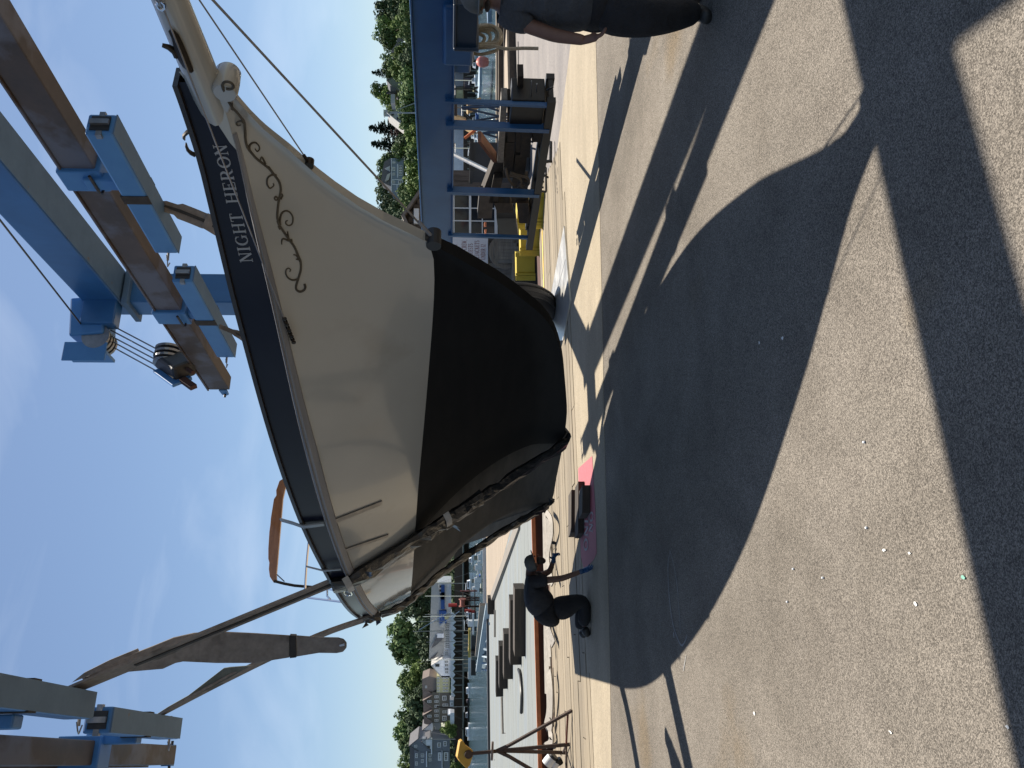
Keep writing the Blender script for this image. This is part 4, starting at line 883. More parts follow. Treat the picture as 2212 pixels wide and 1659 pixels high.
pt = MB(); rs = random.Random(4)
for (x, y, r_) in ((1909, 1188, .012), (1964, 1195, .009), (1977, 1305, .013), (1629, 1541, .018), (1923, 1581, .010), (1640, 740, .016), (1690, 730, .016), (2175, 1570, .01)):
    c = G(x, y, .005); n_ = 9; pt.add([c+Vector((math.cos(k*6.283/n_)*r_*rs.uniform(.4, 1.2)*.6, math.sin(k*6.283/n_)*r_*rs.uniform(.5, 1.3), 0)) for k in range(n_)], [tuple(range(n_))])
pt.build('paint_spots', flat('white_paint_spot', (.7, .7, .66)), kind='structure')
mb = MB(); c = G(2080, 1247, .005); mb.add([c+Vector((math.cos(k)*.007, math.sin(k)*.012, 0)) for k in range(6)], [tuple(range(6))]); mb.build('green_paint_spot', flat('mint_spot', (.16, .36, .28)), kind='structure')
# pebbles
lv = ((1713, 1229), (1777, 1248), (1700, 1300), (1871, 1140), (1866, 955))
pl_ = ['pale pebble nearest the hull shadow edge on the sunlit asphalt', 'small white pebble left of the one nearest the hull shadow', 'small pebble in the sunlit asphalt toward the left edge', 'tiny pebble near the broad beam shadow', 'tiny pebble by the tip of the bright wedge between two shadows']
for i, (x, y) in enumerate(lv):
    c = G(x, y, .006); mb = MB(); mb.lathe(c, up, [(0, -.006), (.007, -.002), (.005, .004), (0, .005)], 6); prop(mb.build('pebble', whitep), pl_[i], 'pebble', 'pebbles on the asphalt')

# yellow steel guards
yg = [((2103, 2155), (757, 890), 15.7), ((2049, 2133), (890, 998), 16.6), ((2033, 2106), (998, 1096), 18.0)]
for i, ((x0, x1), (y0, y1), Y) in enumerate(yg):
    lbs = ['yellow steel bull rail section nearest the rack and partly hidden by it', 'middle yellow steel bull rail section with a notched top', 'farthest yellow steel bull rail section beside the big black wheel']
    t = thing('bull_rail', lbs[i], 'bull rail', PF(x1, (y0+y1)/2, Y), 0, 'yellow bull rails')
    if i == 0: x0 = 2040
    a = PF(x1, y0, Y); b = PF(x1-(0 if i else 8), y1, Y+.35); hgt = PF(x0, y0, Y).z-a.z
    mb = MB(); mb.prism([a, b, b+up*hgt, a+up*hgt], Vector((.12, .45, 0))); mb.build('body', yellow, t, bevel=.01)
    d_ = (b-a).normalized()
    for k, w in ((.0, .09), (.80, .05), (.9, .05), (.985, .07)):
        p = a+(b-a)*k; mb = MB(); mb.prism([p+Vector((0, -.03, -.01)), p+d_*w+Vector((0, -.03, -.01)), p+d_*w+Vector((0, -.03, hgt+.02)), p+Vector((0, -.03, hgt+.02))], Vector((0, .03, 0))); mb.build('rib', yellow, t)
    mb = MB(); q0 = a+Vector((0, .1, 0)); mb.box((a+b)/2+Vector((.05, .2, -.02 if a.z > .1 else 0)), ((b-a).length, .3, .05), d_); mb.build('foot', darkwood, t)
    mb = MB(); mb.box(Vector(((a.x+b.x)/2+.05, (a.y+b.y)/2+.2, a.z/2-.02)), ((b-a).length*.95, .28, max(.03, a.z+.02)), d_); mb.build('sleeper', darkwood, t)

# weathered shed with window, sign and spool
HY = 21.9
hut = thing('shed', 'small weathered barn board shed with a white framed window and a gable roof', 'shed', (PF(1700, 880, HY).x, HY, 0))
xr = PF(1700, 668, HY).x; xl = PF(1700, 1135, HY).x
apx = PF(1582, 855, HY); ev = 1641
zr_ = PF(1652, 735, HY).z-.25
mb = MB(); mb.prism([(xl, HY+.06, 0), (xr, HY+.06, 0), (xr, HY+.06, 2.2), (apx.x, HY+.06, apx.z-.08), (xl, HY+.06, 2.2)], (0, 3.5, 0)); mb.build('wall_core', darkwood, hut)
x = xl; k = 0
wy0, wy1 = PF(1700, 918, HY).x, PF(1700, 767, HY).x; wz1 = PF(1766, 800, HY).z+.28; wz0 = PF(1944, 800, HY).z-.02
while x < xr-.02:
    w_ = random.uniform(.13, .2); x2 = min(xr, x+w_); xc = (x+x2)/2
    zt = 2.2+(apx.z-2.35)*max(0, 1-abs(xc-apx.x)/max(.1, (xr-apx.x if xc > apx.x else apx.x-xl)))
    segs = [(0, zt)]
    if x2 > wy0-.02 and x < wy1+.02: segs = [(0, wz0-.08), (wz1+.08, zt)]
    for z0, z1 in segs:
        if z1-z0 > .05: mb = MB(); mb.aa(x+.005, x2-.005, HY+.0-random.uniform(0, .008), HY+.06, z0, z1); mb.build('board', M('x', (.2, .19, .17)) if 0 else hutwood if xc > PF(1700, 1035, HY).x else greywood, hut)
    x = x2
wn = MB()
for (a, b, c, d) in ((wy0-.07, wy0, wz0-.08, wz1+.08), (wy1, wy1+.07, wz0-.08, wz1+.08), (wy0, wy1, wz1, wz1+.08), (wy0, wy1, wz0-.08, wz0)): wn.aa(a, b, HY-.05, HY+.06, c, d)
zm = PF(1851, 800, HY).z
wn.aa(wy0, wy1, HY-.02, HY+.03, zm-.03, zm+.03)
wf = wn.build('window', whitep, hut)
for zz0, zz1 in ((wz0, zm-.03), (zm+.03, wz1)):
    for i in range(3):
        for j in range(2):
            a = wy0+(wy1-wy0)*i/3; b = wy0+(wy1-wy0)*(i+1)/3; c = zz0+(zz1-zz0)*j/2; d = zz0+(zz1-zz0)*(j+1)/2
            mb = MB(); mb.aa(a+.012, b-.012, HY+.02, HY+.03, c+.012, d-.012); mb.build('pane', glass, wf)
mb = MB()
for i in (1, 2): a = wy0+(wy1-wy0)*i/3; mb.aa(a-.013, a+.013, HY+.0, HY+.028, wz0, wz1)
for c in ((wz0+zm)/2, (wz1+zm)/2): mb.aa(wy0, wy1, HY+.003, HY+.03, c-.013, c+.013)
mb.build('muntin', whitep, wf)
mb = MB(); rx = .16
rw = PF(1652, 712, HY)
for sx, xe in ((1, xr+.35), (-1, xl-.35)):
    ze = 2.2-.17; mb.prism([(apx.x, HY-.25, apx.z), (xe, HY-.25, ze), (xe, HY-.25, ze-.07), (apx.x, HY-.25, apx.z-.09)], (0, 4.0, 0))
mb.build('roof', M('shed_roof', (.14, .12, .105), (.22, .19, .16), 4, .9), hut)
lt = MB(); a = PF(1630, 824, HY); b = PF(1651, 884, HY); lt.aa(min(a.x, b.x), max(a.x, b.x), HY-.12, HY-.0, b.z, a.z); lt.build('vent_hood', whitep, hut, bevel=.01)
sg = thing('notice_sign', 'white notice board with dark red lettering about crew, guests and lifejackets', 'sign', (PF(1800, 992, HY).x, HY-.05, PF(1922, 990, HY).z))
a = PF(1783, 1051, HY-.05); b = PF(1922, 934, HY-.05)
mb = MB(); mb.aa(a.x, b.x, HY-.075, HY-.05, b.z, a.z); mb.build('board', signwhite, sg, bevel=.01)
def sgmap(x0, x1, xa, xb):   # image: text runs from high y to low y
    p0 = PF(xb, x0, HY-.077); p1 = PF(xa, x1, HY-.077)
    return lambda x, y: (Vector((p0.x+(p1.x-p0.x)*x, HY-.077, p0.z+(p1.z-p0.z)*y)), Vector((0, -1, 0)))
for txt, y0, y1, xa, xb in (('OWNER ONLY**', 1030, 963, 1794, 1812), ('OWNER, CREW,', 1041, 944, 1818, 1837), ('& GUESTS', 1024, 959, 1844, 1862), ('LIFEJACKETS', 1038, 947, 1869, 1887), ('UNDER 12', 1023, 962, 1893, 1911)):
    text_mb(txt, sgmap(y0, y1, xa, xb), th=.002, widths=1.0, space=.1, wordgap=.4).build('lettering', signred, sg)
sp_c = PF(1992, 991, HY-.35)
spl = thing('cable_reel', 'round grey wooden cable reel flange leaning against the shed under the sign', 'cable reel', sp_c-up*.45)
for r0, r1, mt in ((.0, .32, greywood), (.34, .44, greywood)):
    pass
mb = MB(); mb.lathe(sp_c, (0, 1, .12), [(0, -.03), (.33, -.03), (.33, 0), (.45, 0), (.45, .06), (0, .06)], 32); mb.build('flange', greywood, spl)
for i in range(7): 
    x0 = -.3+i*.088; hh = math.sqrt(max(.01, .33**2-(x0+.04)**2)); mb = MB(); mb.box(sp_c+Vector((x0+.04, -.045, 0)), (.082, .02, hh*2), (1, 0, 0), (0, 1, .0)); mb.build('plank', M('reel_plank%d' % i, (.13, .12, .11), (.2, .19, .17), 6, .9) if i == 0 else greywood, spl)
mb = MB(); a = PF(1903, 900, 13.5); mb.beam(PF(1909, 870, 14.), PF(1912, 935, 14.), .05, .06); prop(mb.build('marker_paddle', M('orange_flag', (.6, .16, .06), (.7, .22, .1), 4, .6)), 'small orange sunlit marker paddle poking out left of the rack', 'marker') if 0 else None
for k_, (xx, ya, yb) in enumerate(((1911, 874, 890), (1913, 903, 930))):
    mb = MB(); mb.prism([PF(xx-4, ya, 11.9), PF(xx+4, ya, 11.9), PF(xx+(1 if k_ else 4), yb, 11.9), PF(xx-(2 if k_ else 4), yb, 11.9)], (0, .08, 0)); prop(mb.build('orange_wedge', M('orange_wedge%d' % k_, (.62, .2, .09), (.7, .26, .13), 5, .6)), ['short blunt sunlit orange wedge beside the rack end', 'pointed sunlit orange wedge sticking out of the rack end'][k_], 'wedge')
# dark bin and sloping boards behind the rack
bn = thing('dark_skip', 'big dark steel bin on the quay between the rack and the shed', 'bin', (PF(1900, 615, 19).x, 19.5, 0))
a = PF(1850, 668, 19); b = PF(1958, 560, 19); mb = MB(); mb.aa(a.x, b.x, 19, 20.2, 0, a.z); mb.build('body', M('bin_grey', (.022, .025, .03), (.035, .038, .044), 4, .6), bn, bevel=.02)
mb = MB(); mb.aa(a.x-.03, b.x+.03, 18.96, 20.24, a.z-.08, a.z); mb.build('rim', black, bn)

# steel cradle frame under the rack
cr = thing('steel_cradle', 'black angle iron frame lying on the planks below the hanging rack', 'cradle', G(1180, 365))
def tb_(par, name, pts, r, mat=black): m_ = MB(); m_.tube(pts, r, 6); return m_.build(name, mat, par)
yc = 14.2
for i, pts in enumerate((((2132, 580), (2168, 557)), ((2169, 557), (2168, 640)), ((2152, 560), (2130, 680)), ((2125, 640), (2168, 634)), ((2115, 672), (2160, 700)), ((2150, 660), (2150, 755)), ((2128, 700), (2150, 690)), ((2105, 722), (2142, 715)), ((2105, 738), (2140, 738)), ((2104, 747), (2152, 756)), ((2110, 680), (2150, 658)))):
    a = PF(*pts[0], yc-.05*i); b = PF(*pts[1], yc-.05*i); a.z = max(a.z, .05); b.z = max(b.z, .05); tb_(cr, 'strut', [a, b], .028 if i in (1, 3) else .018)
# cast wheel hung from the rack (dark round boss) and low shadow gap
# blue boat stands with plywood pads on the quay
standm = M('dark_blue_stand', (.012, .03, .07), (.02, .045, .09), 6, .5)
def boat_stand(label, cx, cy_top, cy_feet, Y, padmat, tilt):
    top = PF(cy_top, cx, Y); t = thing('boat_stand', label, 'boat stand', (top.x, Y, 0), 0, 'boat stands on the quay')
    H_ = top.z
    for k in range(3):
        a = k*2.094+.4; tb_(t, 'leg', [Vector((top.x, Y, H_*.93)), Vector((top.x+.33*math.cos(a), Y+.33*math.sin(a), 0))], .022, standm)
    for k in range(3):
        a, a2 = k*2.094+.4, (k+1)*2.094+.4; tb_(t, 'brace', [Vector((top.x+.22*math.cos(a), Y+.22*math.sin(a), H_*.33)), Vector((top.x+.22*math.cos(a2), Y+.22*math.sin(a2), H_*.33))], .012, standm)
    tb_(t, 'screw', [Vector((top.x, Y, H_*.8)), Vector((top.x, Y, H_+.12))], .016, galv)
    mb = MB(); ax = Vector((math.cos(tilt), .2, math.sin(tilt))).normalized(); mb.box(Vector((top.x, Y, H_+.15)), (.36, .3, .05), ax); mb.build('pad', padmat, t)
pad1 = M('tan_ply_pad', (.38, .26, .12), (.5, .36, .18), 8, .7); pad2 = M('orange_pad', (.42, .10, .03), (.5, .14, .05), 8, .7)
boat_stand('tallest blue boat stand with a round dark head near the thick hanger', 423, 1795, 1970, 17.0, darkwood, 1.3)
boat_stand('blue boat stand with a slanting tan plywood pad', 478, 1830, 1975, 17.4, pad1, 1.2)
boat_stand('blue boat stand carrying two brown plywood pads', 497, 1868, 1975, 18.0, pad1, 1.0)
boat_stand('boat stand with a tilted tan pad low over the water', 417, 1892, 1975, 18.6, pad1, -1.0)
boat_stand('boat stand with an orange red pad beside the dark bin', 524, 1885, 1975, 17.2, pad2, 2.2)

# ============================================================ FLOATS BEYOND THE SLIP
ZD = .25
gd = thing('work_float', 'long grey painted deck float with a rusty steel edge beyond the slip', 'work float', (-6, 24, -2))
pA, pB, pC, pD_ = G(1143, 1120, ZD), G(1159, 1659, ZD), G(1064, 1800, ZD), G(1058, 1300, ZD)
ed = (pB-pA).normalized(); pA2 = pA-ed*3.0; pB2 = pB+ed*14; far1 = G(1060, 1303, ZD); near1 = G(1103, 1144, ZD); dirf = (far1-near1).normalized()
rt = lambda s_: near1+dirf*s_
# right side line of the grey deck runs from near edge to the far edge under the grey beam
q0 = near1-dirf*6.5; q1 = rt(17)
wdt = (q1-q0).length
mb = MB(); mb.prism([q0+Vector((0, 0, -.03)), q1+Vector((0, 0, -.03)), q1-Vector((30, 9.5, .03)), q0-Vector((30, 9.5, .03))][::1], (0, 0, -2.6)); mb.build('hull', rustdark, gd)
np_ = 24
dv = Vector((-.952, -.306, 0)); fw = (q1-q0).normalized()
for i in range(np_):
    w_ = wdt/np_; a = q0+fw*(w_*i+.01); cuts = [0, random.uniform(5, 9), random.uniform(12, 17), 31]
    for c0_, c1__ in zip(cuts, cuts[1:]):
        mb = MB(); mb.prism([a+dv*(c0_+.01), a+dv*(c1__-.01), a+dv*(c1__-.01)+fw*(w_-.02), a+dv*(c0_+.01)+fw*(w_-.02)], (0, 0, -.05)); mb.build('deck_board', greydeck, gd)
mb = MB(); mb.prism([q0-fw*.02+up*.012, q0-fw*.02+dv*31+up*.012, q0-fw*.07+dv*31+up*.012, q0-fw*.07+up*.012], (0, 0, -.07)); mb.build('orange_edge', rustred, gd)
mb = MB(); mb.prism([q1+fw*.0+up*.10, q1+dv*31+up*.10, q1+dv*31+fw*.5+up*.10, q1+fw*.5+up*.10], (0, 0, -.5)); mb.build('far_coaming', M('far_coaming', (.03, .032, .036), (.05, .052, .058), 3, .7), gd)
# tan float
tf = thing('tan_float', 'tan boarded float beyond the grey float with a pale edge rail', 'float', (-2, 36, -2))
e0, e1_ = near1-dirf*3, rt(20); ev_ = Vector((.94, .33, 0)); wd2 = (e1_-e0).length; n_ = 16
mb = MB(); mb.prism([e0-up*.06, e1_-up*.06+ev_*-.2, e1_+ev_*14-up*.06, e0+ev_*14-up*.06], (0, 0, -1.6)); mb.build('hull', darkwood, tf)
for i in range(n_):
    w_ = wd2/n_; a = e0+(e1_-e0).normalized()*(w_*i+.01); f_ = (e1_-e0).normalized(); mb = MB(); mb.prism([a, a+ev_*14, a+ev_*14+f_*(w_-.03), a+f_*(w_-.03)], (0, 0, -.06)); mb.build('deck_board', tandeck, tf)
mb = MB(); mb.beam(e1_+up*.09, e1_+ev_*14+up*.09, .12, .16); mb.build('edge_rail', M('pale_blue_edge', (.3, .36, .42), (.4, .46, .52), 3, .6), tf)
def gt(name, a, b, w, h, mat, label, cat='timber'): m_ = MB(); m_.beam(a, b, w, h); return prop(m_.build(name, mat), label, cat)
gt('edge_beam', P(1133, 1128, 18.7)+Vector((0, 0, 0)), P(1062, 1306, 34.5), .3, .3, greywood, 'long grey timber beam along the joint between the grey and tan floats')
mb = MB(); c = P(1065, 1306, 32); mb.box(c, (.62, .5, .42)); prop(mb.build('post_block', darkwood), 'square dark block at the end of the long grey beam', 'block')
# gangway
gw = thing('gangway', 'pale blue slatted gangway ramp sloping down at the far side of the grey float', 'gangway', P(1040, 1400, 38)-up*1.5)
ga, gb = PF(1926, 2440, 36), PF(1882, 2630, 47)
gd2 = Vector((1.5, .4, 0)); gm = M('gangway_blue', (.28, .36, .42), (.36, .44, .5), 4, .6)
for s_ in (0, 1):
    a, b = ga+gd2*s_*.0+up*(0), gb+up*0; mb = MB(); mb.beam(PF(1926-s_*24, 2380+s_*60-60*s_, 36+s_), PF(1884-s_*3, 2592-s_*10+s_*0+(0 if s_ else 50), 47), .12, .3); mb.build('side_rail', [gm, greywood][s_], gw)
for k in range(7):
    a = PF(1929, 2455, 36.5)*(1-k/6)+PF(1890, 2632, 47)*(k/6); b = PF(1935, 2460, 37)*(1-k/6)+PF(1921, 2640, 46)*(k/6); mb = MB(); mb.beam(a, b, .1, .12); mb.build('slat', gm, gw)
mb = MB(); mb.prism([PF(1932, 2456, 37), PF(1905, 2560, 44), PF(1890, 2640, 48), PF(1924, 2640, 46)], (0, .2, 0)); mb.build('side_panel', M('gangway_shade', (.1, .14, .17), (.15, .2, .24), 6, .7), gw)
# dark timbers lying on the grey float
tl = [((1113, 1136), (1272, 1418), 17.2, 'thickest dark baulk nearest the slip on the grey float'), ((1104, 1128), (1296, 1436), 18.3, 'second dark baulk from the slip on the grey float'),
      ((1089, 1108), (1369, 1467), 21.2, 'middle dark baulk of the stepped row on the grey float'), ((1079, 1097), (1395, 1488), 23.4, 'fourth dark baulk of the stepped row on the grey float'),
      ((1072, 1087), (1427, 1505), 25.8, 'farthest and smallest dark baulk on the grey float')]
for (x0, x1), (y0, y1), Y, lb in tl:
    a = P(x1, y0, Y); b = P(x1, y1, Y); hh = P(x0, y0, Y).z-a.z; a.z = b.z = ZD+.005; mb = MB(); mb.prism([a, b, b+up*hh, a+up*hh], (0, .5, 0)); prop(mb.build('baulk', darkwood), lb, 'timber', 'dark baulks on the grey float')
def pole(label, a, b, r=.02, mat=greywood): m_ = MB(); m_.tube([a, b], r, 6); return prop(m_.build('pole', mat), label, 'pole')
pole('thin pole lying on the grey float left of the dark baulks', G(1084, 1506, ZD+.03), G(1086, 1585, ZD+.03), .035)
pole('short thin pole lying on the grey float by the gangway', G(1069, 1318, ZD+.03), G(1069, 1376, ZD+.03), .04)
mb = MB(); mb.tube(spline([G(1120, 1446, ZD+.04), G(1124, 1460, ZD+.04), G(1127, 1500, ZD+.04), G(1126, 1540, ZD+.04)], 5), .035, 7); prop(mb.build('hose_length', black), 'curved dark length of hose near the rusty float edge', 'hose')
# bleached slings and lines dropped along the slip edge
lg = thing('dropped_sling', 'bleached folded webbing sling lying along the slip edge with looped end', 'sling', G(1186, 1500))
def lay(pts, w, th=.03, mat=webwhite, par=lg, name='webbing', zz=.02):
    pp = spline([G(x, y, zz+random.uniform(0, .02)) for x, y in pts], 5); sd = []
    for i in range(len(pp)): t_ = (pp[min(i+1, len(pp)-1)]-pp[max(0, i-1)]).normalized(); sd.append((t_.cross(up).normalized()+up*.5).normalized()*w)
    m_ = MB(); m_.ribbon(pp, sd, th); return m_.build(name, mat, par)
lay([(1182, 1330), (1183, 1400), (1184, 1450), (1185, 1500)], .10, zz=.06)
lay([(1183, 1440), (1186, 1500), (1186, 1540), (1180, 1570), (1175, 1598), (1178, 1612)], .06, zz=.08)
lay([(1186, 1450), (1190, 1490), (1189, 1540), (1184, 1575)], .07, zz=.12)
lay([(1191, 1555), (1189, 1580), (1192, 1595), (1188, 1606), (1183, 1608), (1178, 1612)], .05, zz=.1)
ls = thing('dropped_sling', 'tangle of bleached slings and lines on the slip edge behind the kneeling man', 'sling', G(1186, 1250))
for i in range(6):
    o_ = i*2.4; lay([(1176+o_, 1108+i*4), (1177+o_+math.sin(i*2)*2, 1160), (1178+o_, 1215), (1179+o_+math.cos(i)*2, 1262)], .035+.02*(i % 3 == 0), .02, webwhite, ls, zz=.05+.02*(i % 2))
lay([(1180, 1106), (1190, 1122), (1192, 1150), (1186, 1180), (1184, 1212), (1190, 1245), (1194, 1262)], .045, .02, webwhite, ls, zz=.12)
lay([(1181, 1345), (1186, 1365), (1196, 1392)], .06, .02, M('striped_web', (.12, .11, .1), (.34, .31, .27), 20, .9, stretch=(6, 1, 1)), ls, zz=.1)
lay([(1180, 1330), (1185, 1370), (1189, 1420)], .04, .02, webwhite, ls, zz=.1)
# jack stand with the mustard pad
JY = 12.15; jt = PF(1938, 2957, JY); js = thing('jack_stand', 'rusty tripod jack stand with a tilted mustard plywood pad', 'jack stand', (jt.x, JY, 0))
feet = [G(1238, 1535), G(1234, 1608), G(1226, 1626), G(1236, 1712)]
hub = PF(1965, 2956, JY); rj = M('rusty_pipe', (.045, .028, .02), (.09, .055, .038), 9, .7, bump=.002)
for i, f in enumerate(feet):
    knee = hub*.86+f*.14+(f-hub).normalized().cross(Vector((0, 1, 0)))*0; tb_(js, 'leg', [hub+up*.03, knee, f+up*.02], .027, rj)
for a, b in ((0, 1), (1, 2), (1, 3)): tb_(js, 'brace', [feet[a]*.93+hub*.07, feet[b]*.93+hub*.07], .016, M('rust_brace', (.10, .03, .02), (.16, .05, .03), 9, .8) if a == 0 else rj)
tb_(js, 'screw', [hub-up*.05, PF(1848, 2968, JY)], .026, rj)
mb = MB(); mb.disc(jt, Vector((.05, .05, 1)), .13, .035, 20); mb.build('hand_nut', M('nut_steel', (.16, .12, .1), (.24, .19, .16), 9, .6), js, bevel=.008)
mb = MB(); pdp = [PF(x, y, JY) for x, y in ((1801, 2983), (1812, 2921), (1822, 2915), (1834, 2935), (1863, 2955), (1864, 2970), (1852, 3012), (1838, 3028), (1812, 3000))]
mb.prism([p+Vector((0, (i % 3)*.0, 0)) for i, p in enumerate(pdp)], (0.0, .07, .03)); mb.build('pad', orangey, js, bevel=.008)
mb = MB(); mb.disc(PF(1845, 2968, JY)+Vector((0, -.02, 0)), (0, 1, .2), .06, .03, 16); mb.build('socket', rj, js)
# canisters and rope heap by the stand
jn = ['white canister with a black cap beside the jack stand foot', 'pale round bottle lying behind the jack stand foot', 'small dark jar behind the jack stand foot']
for i, (x0, y0, x1, y1, r_, m_) in enumerate(((2152, 3010, 2175, 2982, .085, whitep), (2178, 3018, 2190, 2998, .07, whitep), (2205, 3008, 2198, 2992, .055, darkwood))):
    t = thing('canister', jn[i], 'canister', PF(x0, y0, 12.6)); a, b = PF(x0, y0, 12.6), PF(x1, y1, 12.6); mb = MB(); mb.tube([a, a*.5+b*.5, b], [r_, r_*1.02, r_], 16); mb.build('body', m_, t); mb = MB(); mb.tube([b, b+(b-a)*.3], r_*.9, 14); mb.build('cap', black, t)

# ============================================================ PEOPLE
def skin_body(name, verts, edges, radii, mat, par, sub=2, root=0):
    """verts world coords; one continuous skinned surface"""
    me = bpy.data.meshes.new(name); inv = worldloc(par).inverted(); me.from_pydata([inv @ Vector(v) for v in verts], edges, []); o = bpy.data.objects.new(name, me); COL.objects.link(o); o.parent = par
    sk = o.modifiers.new('skin', 'SKIN'); sk.use_smooth_shade = True
    lay_ = me.skin_vertices[0] if me.skin_vertices else None
    if lay_ is None:
        bm = bmesh.new(); bm.from_mesh(me); bm.verts.layers.skin.verify(); bm.to_mesh(me); bm.free(); lay_ = me.skin_vertices[0]
    for i, r_ in enumerate(radii):
        rr = r_ if isinstance(r_, tuple) else (r_, r_); lay_.data[i].radius = rr; lay_.data[i].use_root = (i == root)
    ss = o.modifiers.new('sub', 'SUBSURF'); ss.levels = sub; ss.render_levels = sub
    me.materials.append(mat); return o
def chain(pts, radii):
    return pts, [(i, i+1) for i in range(len(pts)-1)], radii
def legs(par, seat, Ls, mat, hipr=.125, kner=.078, ankr=.06, seatr=.16):
    for hip, kn_, an in Ls: skin_body('trouser_leg', [hip*.5+seat*.5, hip*.5+kn_*.5, kn_, kn_*.5+an*.5, an], [(0, 1), (1, 2), (2, 3), (3, 4)], [hipr, (hipr+kner)/2+.005, kner, (kner+ankr)/2+.006, ankr], mat, par)
    a, b = Ls[0][0], Ls[1][0]; m_ = (a+b)/2
    skin_body('trouser_seat', [seat+(seat-m_)*.6, seat, m_], [(0, 1), (1, 2)], [seatr*.85, seatr, seatr*.9], mat, par)
def hand(par, wrist, dirv, palmn, mat, curl=.4, s=1.0, spread=.3, name='hand'):
    """palm and five fingers as one skinned mesh"""
    d = Vector(dirv).normalized(); nn = Vector(palmn); nn = (nn-d*nn.dot(d)).normalized(); side = d.cross(nn)
    w = Vector(wrist); V = [w-d*.05*s, w+d*.045*s, w+d*.085*s]; E_ = [(0, 1), (1, 2)]; RR = [.028*s, (.038*s, .016*s), (.038*s, .016*s)]
    for k, (off, ln) in enumerate(((-.033, .062), (-.011, .075), (.011, .08), (.033, .072))):
        b = w+d*.09*s+side*off*s; V.append(b); E_.append((2, len(V)-1)); RR.append(.0105*s); p = b; dd = (d+side*off*spread*8).normalized(); c = 0
        for j in range(3):
            c += curl*(.9 if j else .5); dj = (dd*math.cos(c)+nn*math.sin(c)).normalized(); p = p+dj*ln*s*(.42 if j == 0 else .3); V.append(p); E_.append((len(V)-2, len(V)-1)); RR.append((.0098-.0012*j)*s)
    b = w+d*.03*s-side*.03*s; V.append(b); E_.append((1, len(V)-1)); RR.append(.014*s); p = b; dd = (d*.6-side*.9+nn*.3).normalized()
    for j in range(2): p = p+dd*.033*s; dd = (dd+d*.5+nn*curl*.4).normalized(); V.append(p); E_.append((len(V)-2, len(V)-1)); RR.append((.0115-.0015*j)*s)
    return skin_body(name, V, E_, RR, mat, par, 2, 1)

# --- kneeling man, seen from his right side; faces the picture's right
KY = 10.35
k1 = thing('person', 'kneeling man in charcoal T shirt and cap leaning on a blue gloved hand', 'person', (P(1262, 1300, KY).x, KY, 0))
def K(x, y, dy=0): return PF(x, y, KY+dy)
pelvis = K(2158, 2405); spine = K(2112, 2362); chest = K(2092, 2305); neck = K(2085, 2262, -.02); headb = K(2092, 2235, -.04); head = K(2100, 2212, -.06); nose = K(2125, 2192, -.07)
shR = K(2098, 2290, -.17); shL = K(2110, 2275, .16); elR = K(2212, 2278, -.2); wrR = K(2300, 2246, -.2)
elL = K(2165, 2250, .2); wrL = K(2180, 2205, .12)
hipR = K(2185, 2410, -.1); hipL = K(2180, 2405, .12); knR = K(2296, 2360, -.1); knL = K(2280, 2365, .16); ftR = K(2300, 2470, -.1); ftL = K(2285, 2480, .16); toR = K(2318, 2508, -.1); toL = K(2310, 2510, .16)
for v in (knR, knL): v.z = .075
for v in (ftR, ftL): v.z = .085
for v in (toR, toL): v.z = .03
V = [pelvis, spine, chest, neck, headb, head, shR, elR, wrR, shL, elL, wrL, hipR, knR, ftR, hipL, knL, ftL]
E_ = [(0, 1), (1, 2), (2, 3), (3, 4), (4, 5), (2, 6), (6, 7), (7, 8), (2, 9), (9, 10), (10, 11), (0, 12), (12, 13), (13, 14), (0, 15), (15, 16), (16, 17)]
RR = [.09, .1, .11, .058, .07, (.085, .095), .05, .04, .028, .05, .04, .028, .06, .05, .04, .06, .05, .04]
skin_body('body', V, E_, RR, skin, k1)
skin_body('t_shirt', [pelvis, spine, chest, neck*.8+chest*.2, shR, shR*.45+elR*.55+Vector((0, 0, 0)), shL, shL*.5+elL*.5], [(0, 1), (1, 2), (2, 3), (2, 4), (4, 5), (2, 6), (6, 7)], [(.23, .21), (.235, .2), (.225, .18), .075, .09, .08, .09, .075], shirtdark, k1)
legs(k1, pelvis, ((hipR, knR, ftR), (hipL, knL, ftL)), trousers, .175, .105, .078, .2)
skin_body('trouser_waist', [K(2128, 2378), K(2150, 2405), K(2172, 2422), K(2192, 2405)], [(0, 1), (1, 2), (2, 3)], [(.2, .19), (.23, .2), (.225, .19), (.19, .17)], trousers, k1)
for a, b in ((ftR, toR), (ftL, toL)): skin_body('boot', [a, (a+b)/2-up*.0, b], [(0, 1), (1, 2)], [.06, .055, .045], boot, k1)
skin_body('beard', [K(2112, 2208, -.07), K(2130, 2205, -.06), K(2150, 2212, -.05)], [(0, 1), (1, 2)], [.058, .052, .03], hairm, k1)
skin_body('nose', [K(2114, 2186, -.06), K(2120, 2182, -.06)], [(0, 1)], [.016, .012], skin, k1)
for dy in (.0,): skin_body('ear', [K(2108, 2224, -.13), K(2115, 2225, -.13)], [(0, 1)], [.018, .014], skin, k1)
mb = MB()
for dy in (-.12, -.02): mb.lathe(K(2105, 2190, dy), (0, 1, 0), [(0, -.008), (.01, -.004), (.01, .004), (0, .008)], 8)
mb.build('eye', black, k1)
cpv = (K(2090, 2216, -.06)-K(2112, 2208, -.06)).normalized()
mb = MB(); mb.lathe(K(2104, 2214, -.06), cpv, [(.103, 0), (.106, .03), (.1, .07), (.08, .1), (.045, .12), (0, .125)], 24); brim = K(2101, 2192, -.06); mb.lathe(K(2098, 2190, -.06), cpv, [(0, -.006), (.075, -.006), (.08, 0), (.075, .006), (0, .008)], 18); mb.build('cap', capm, k1)
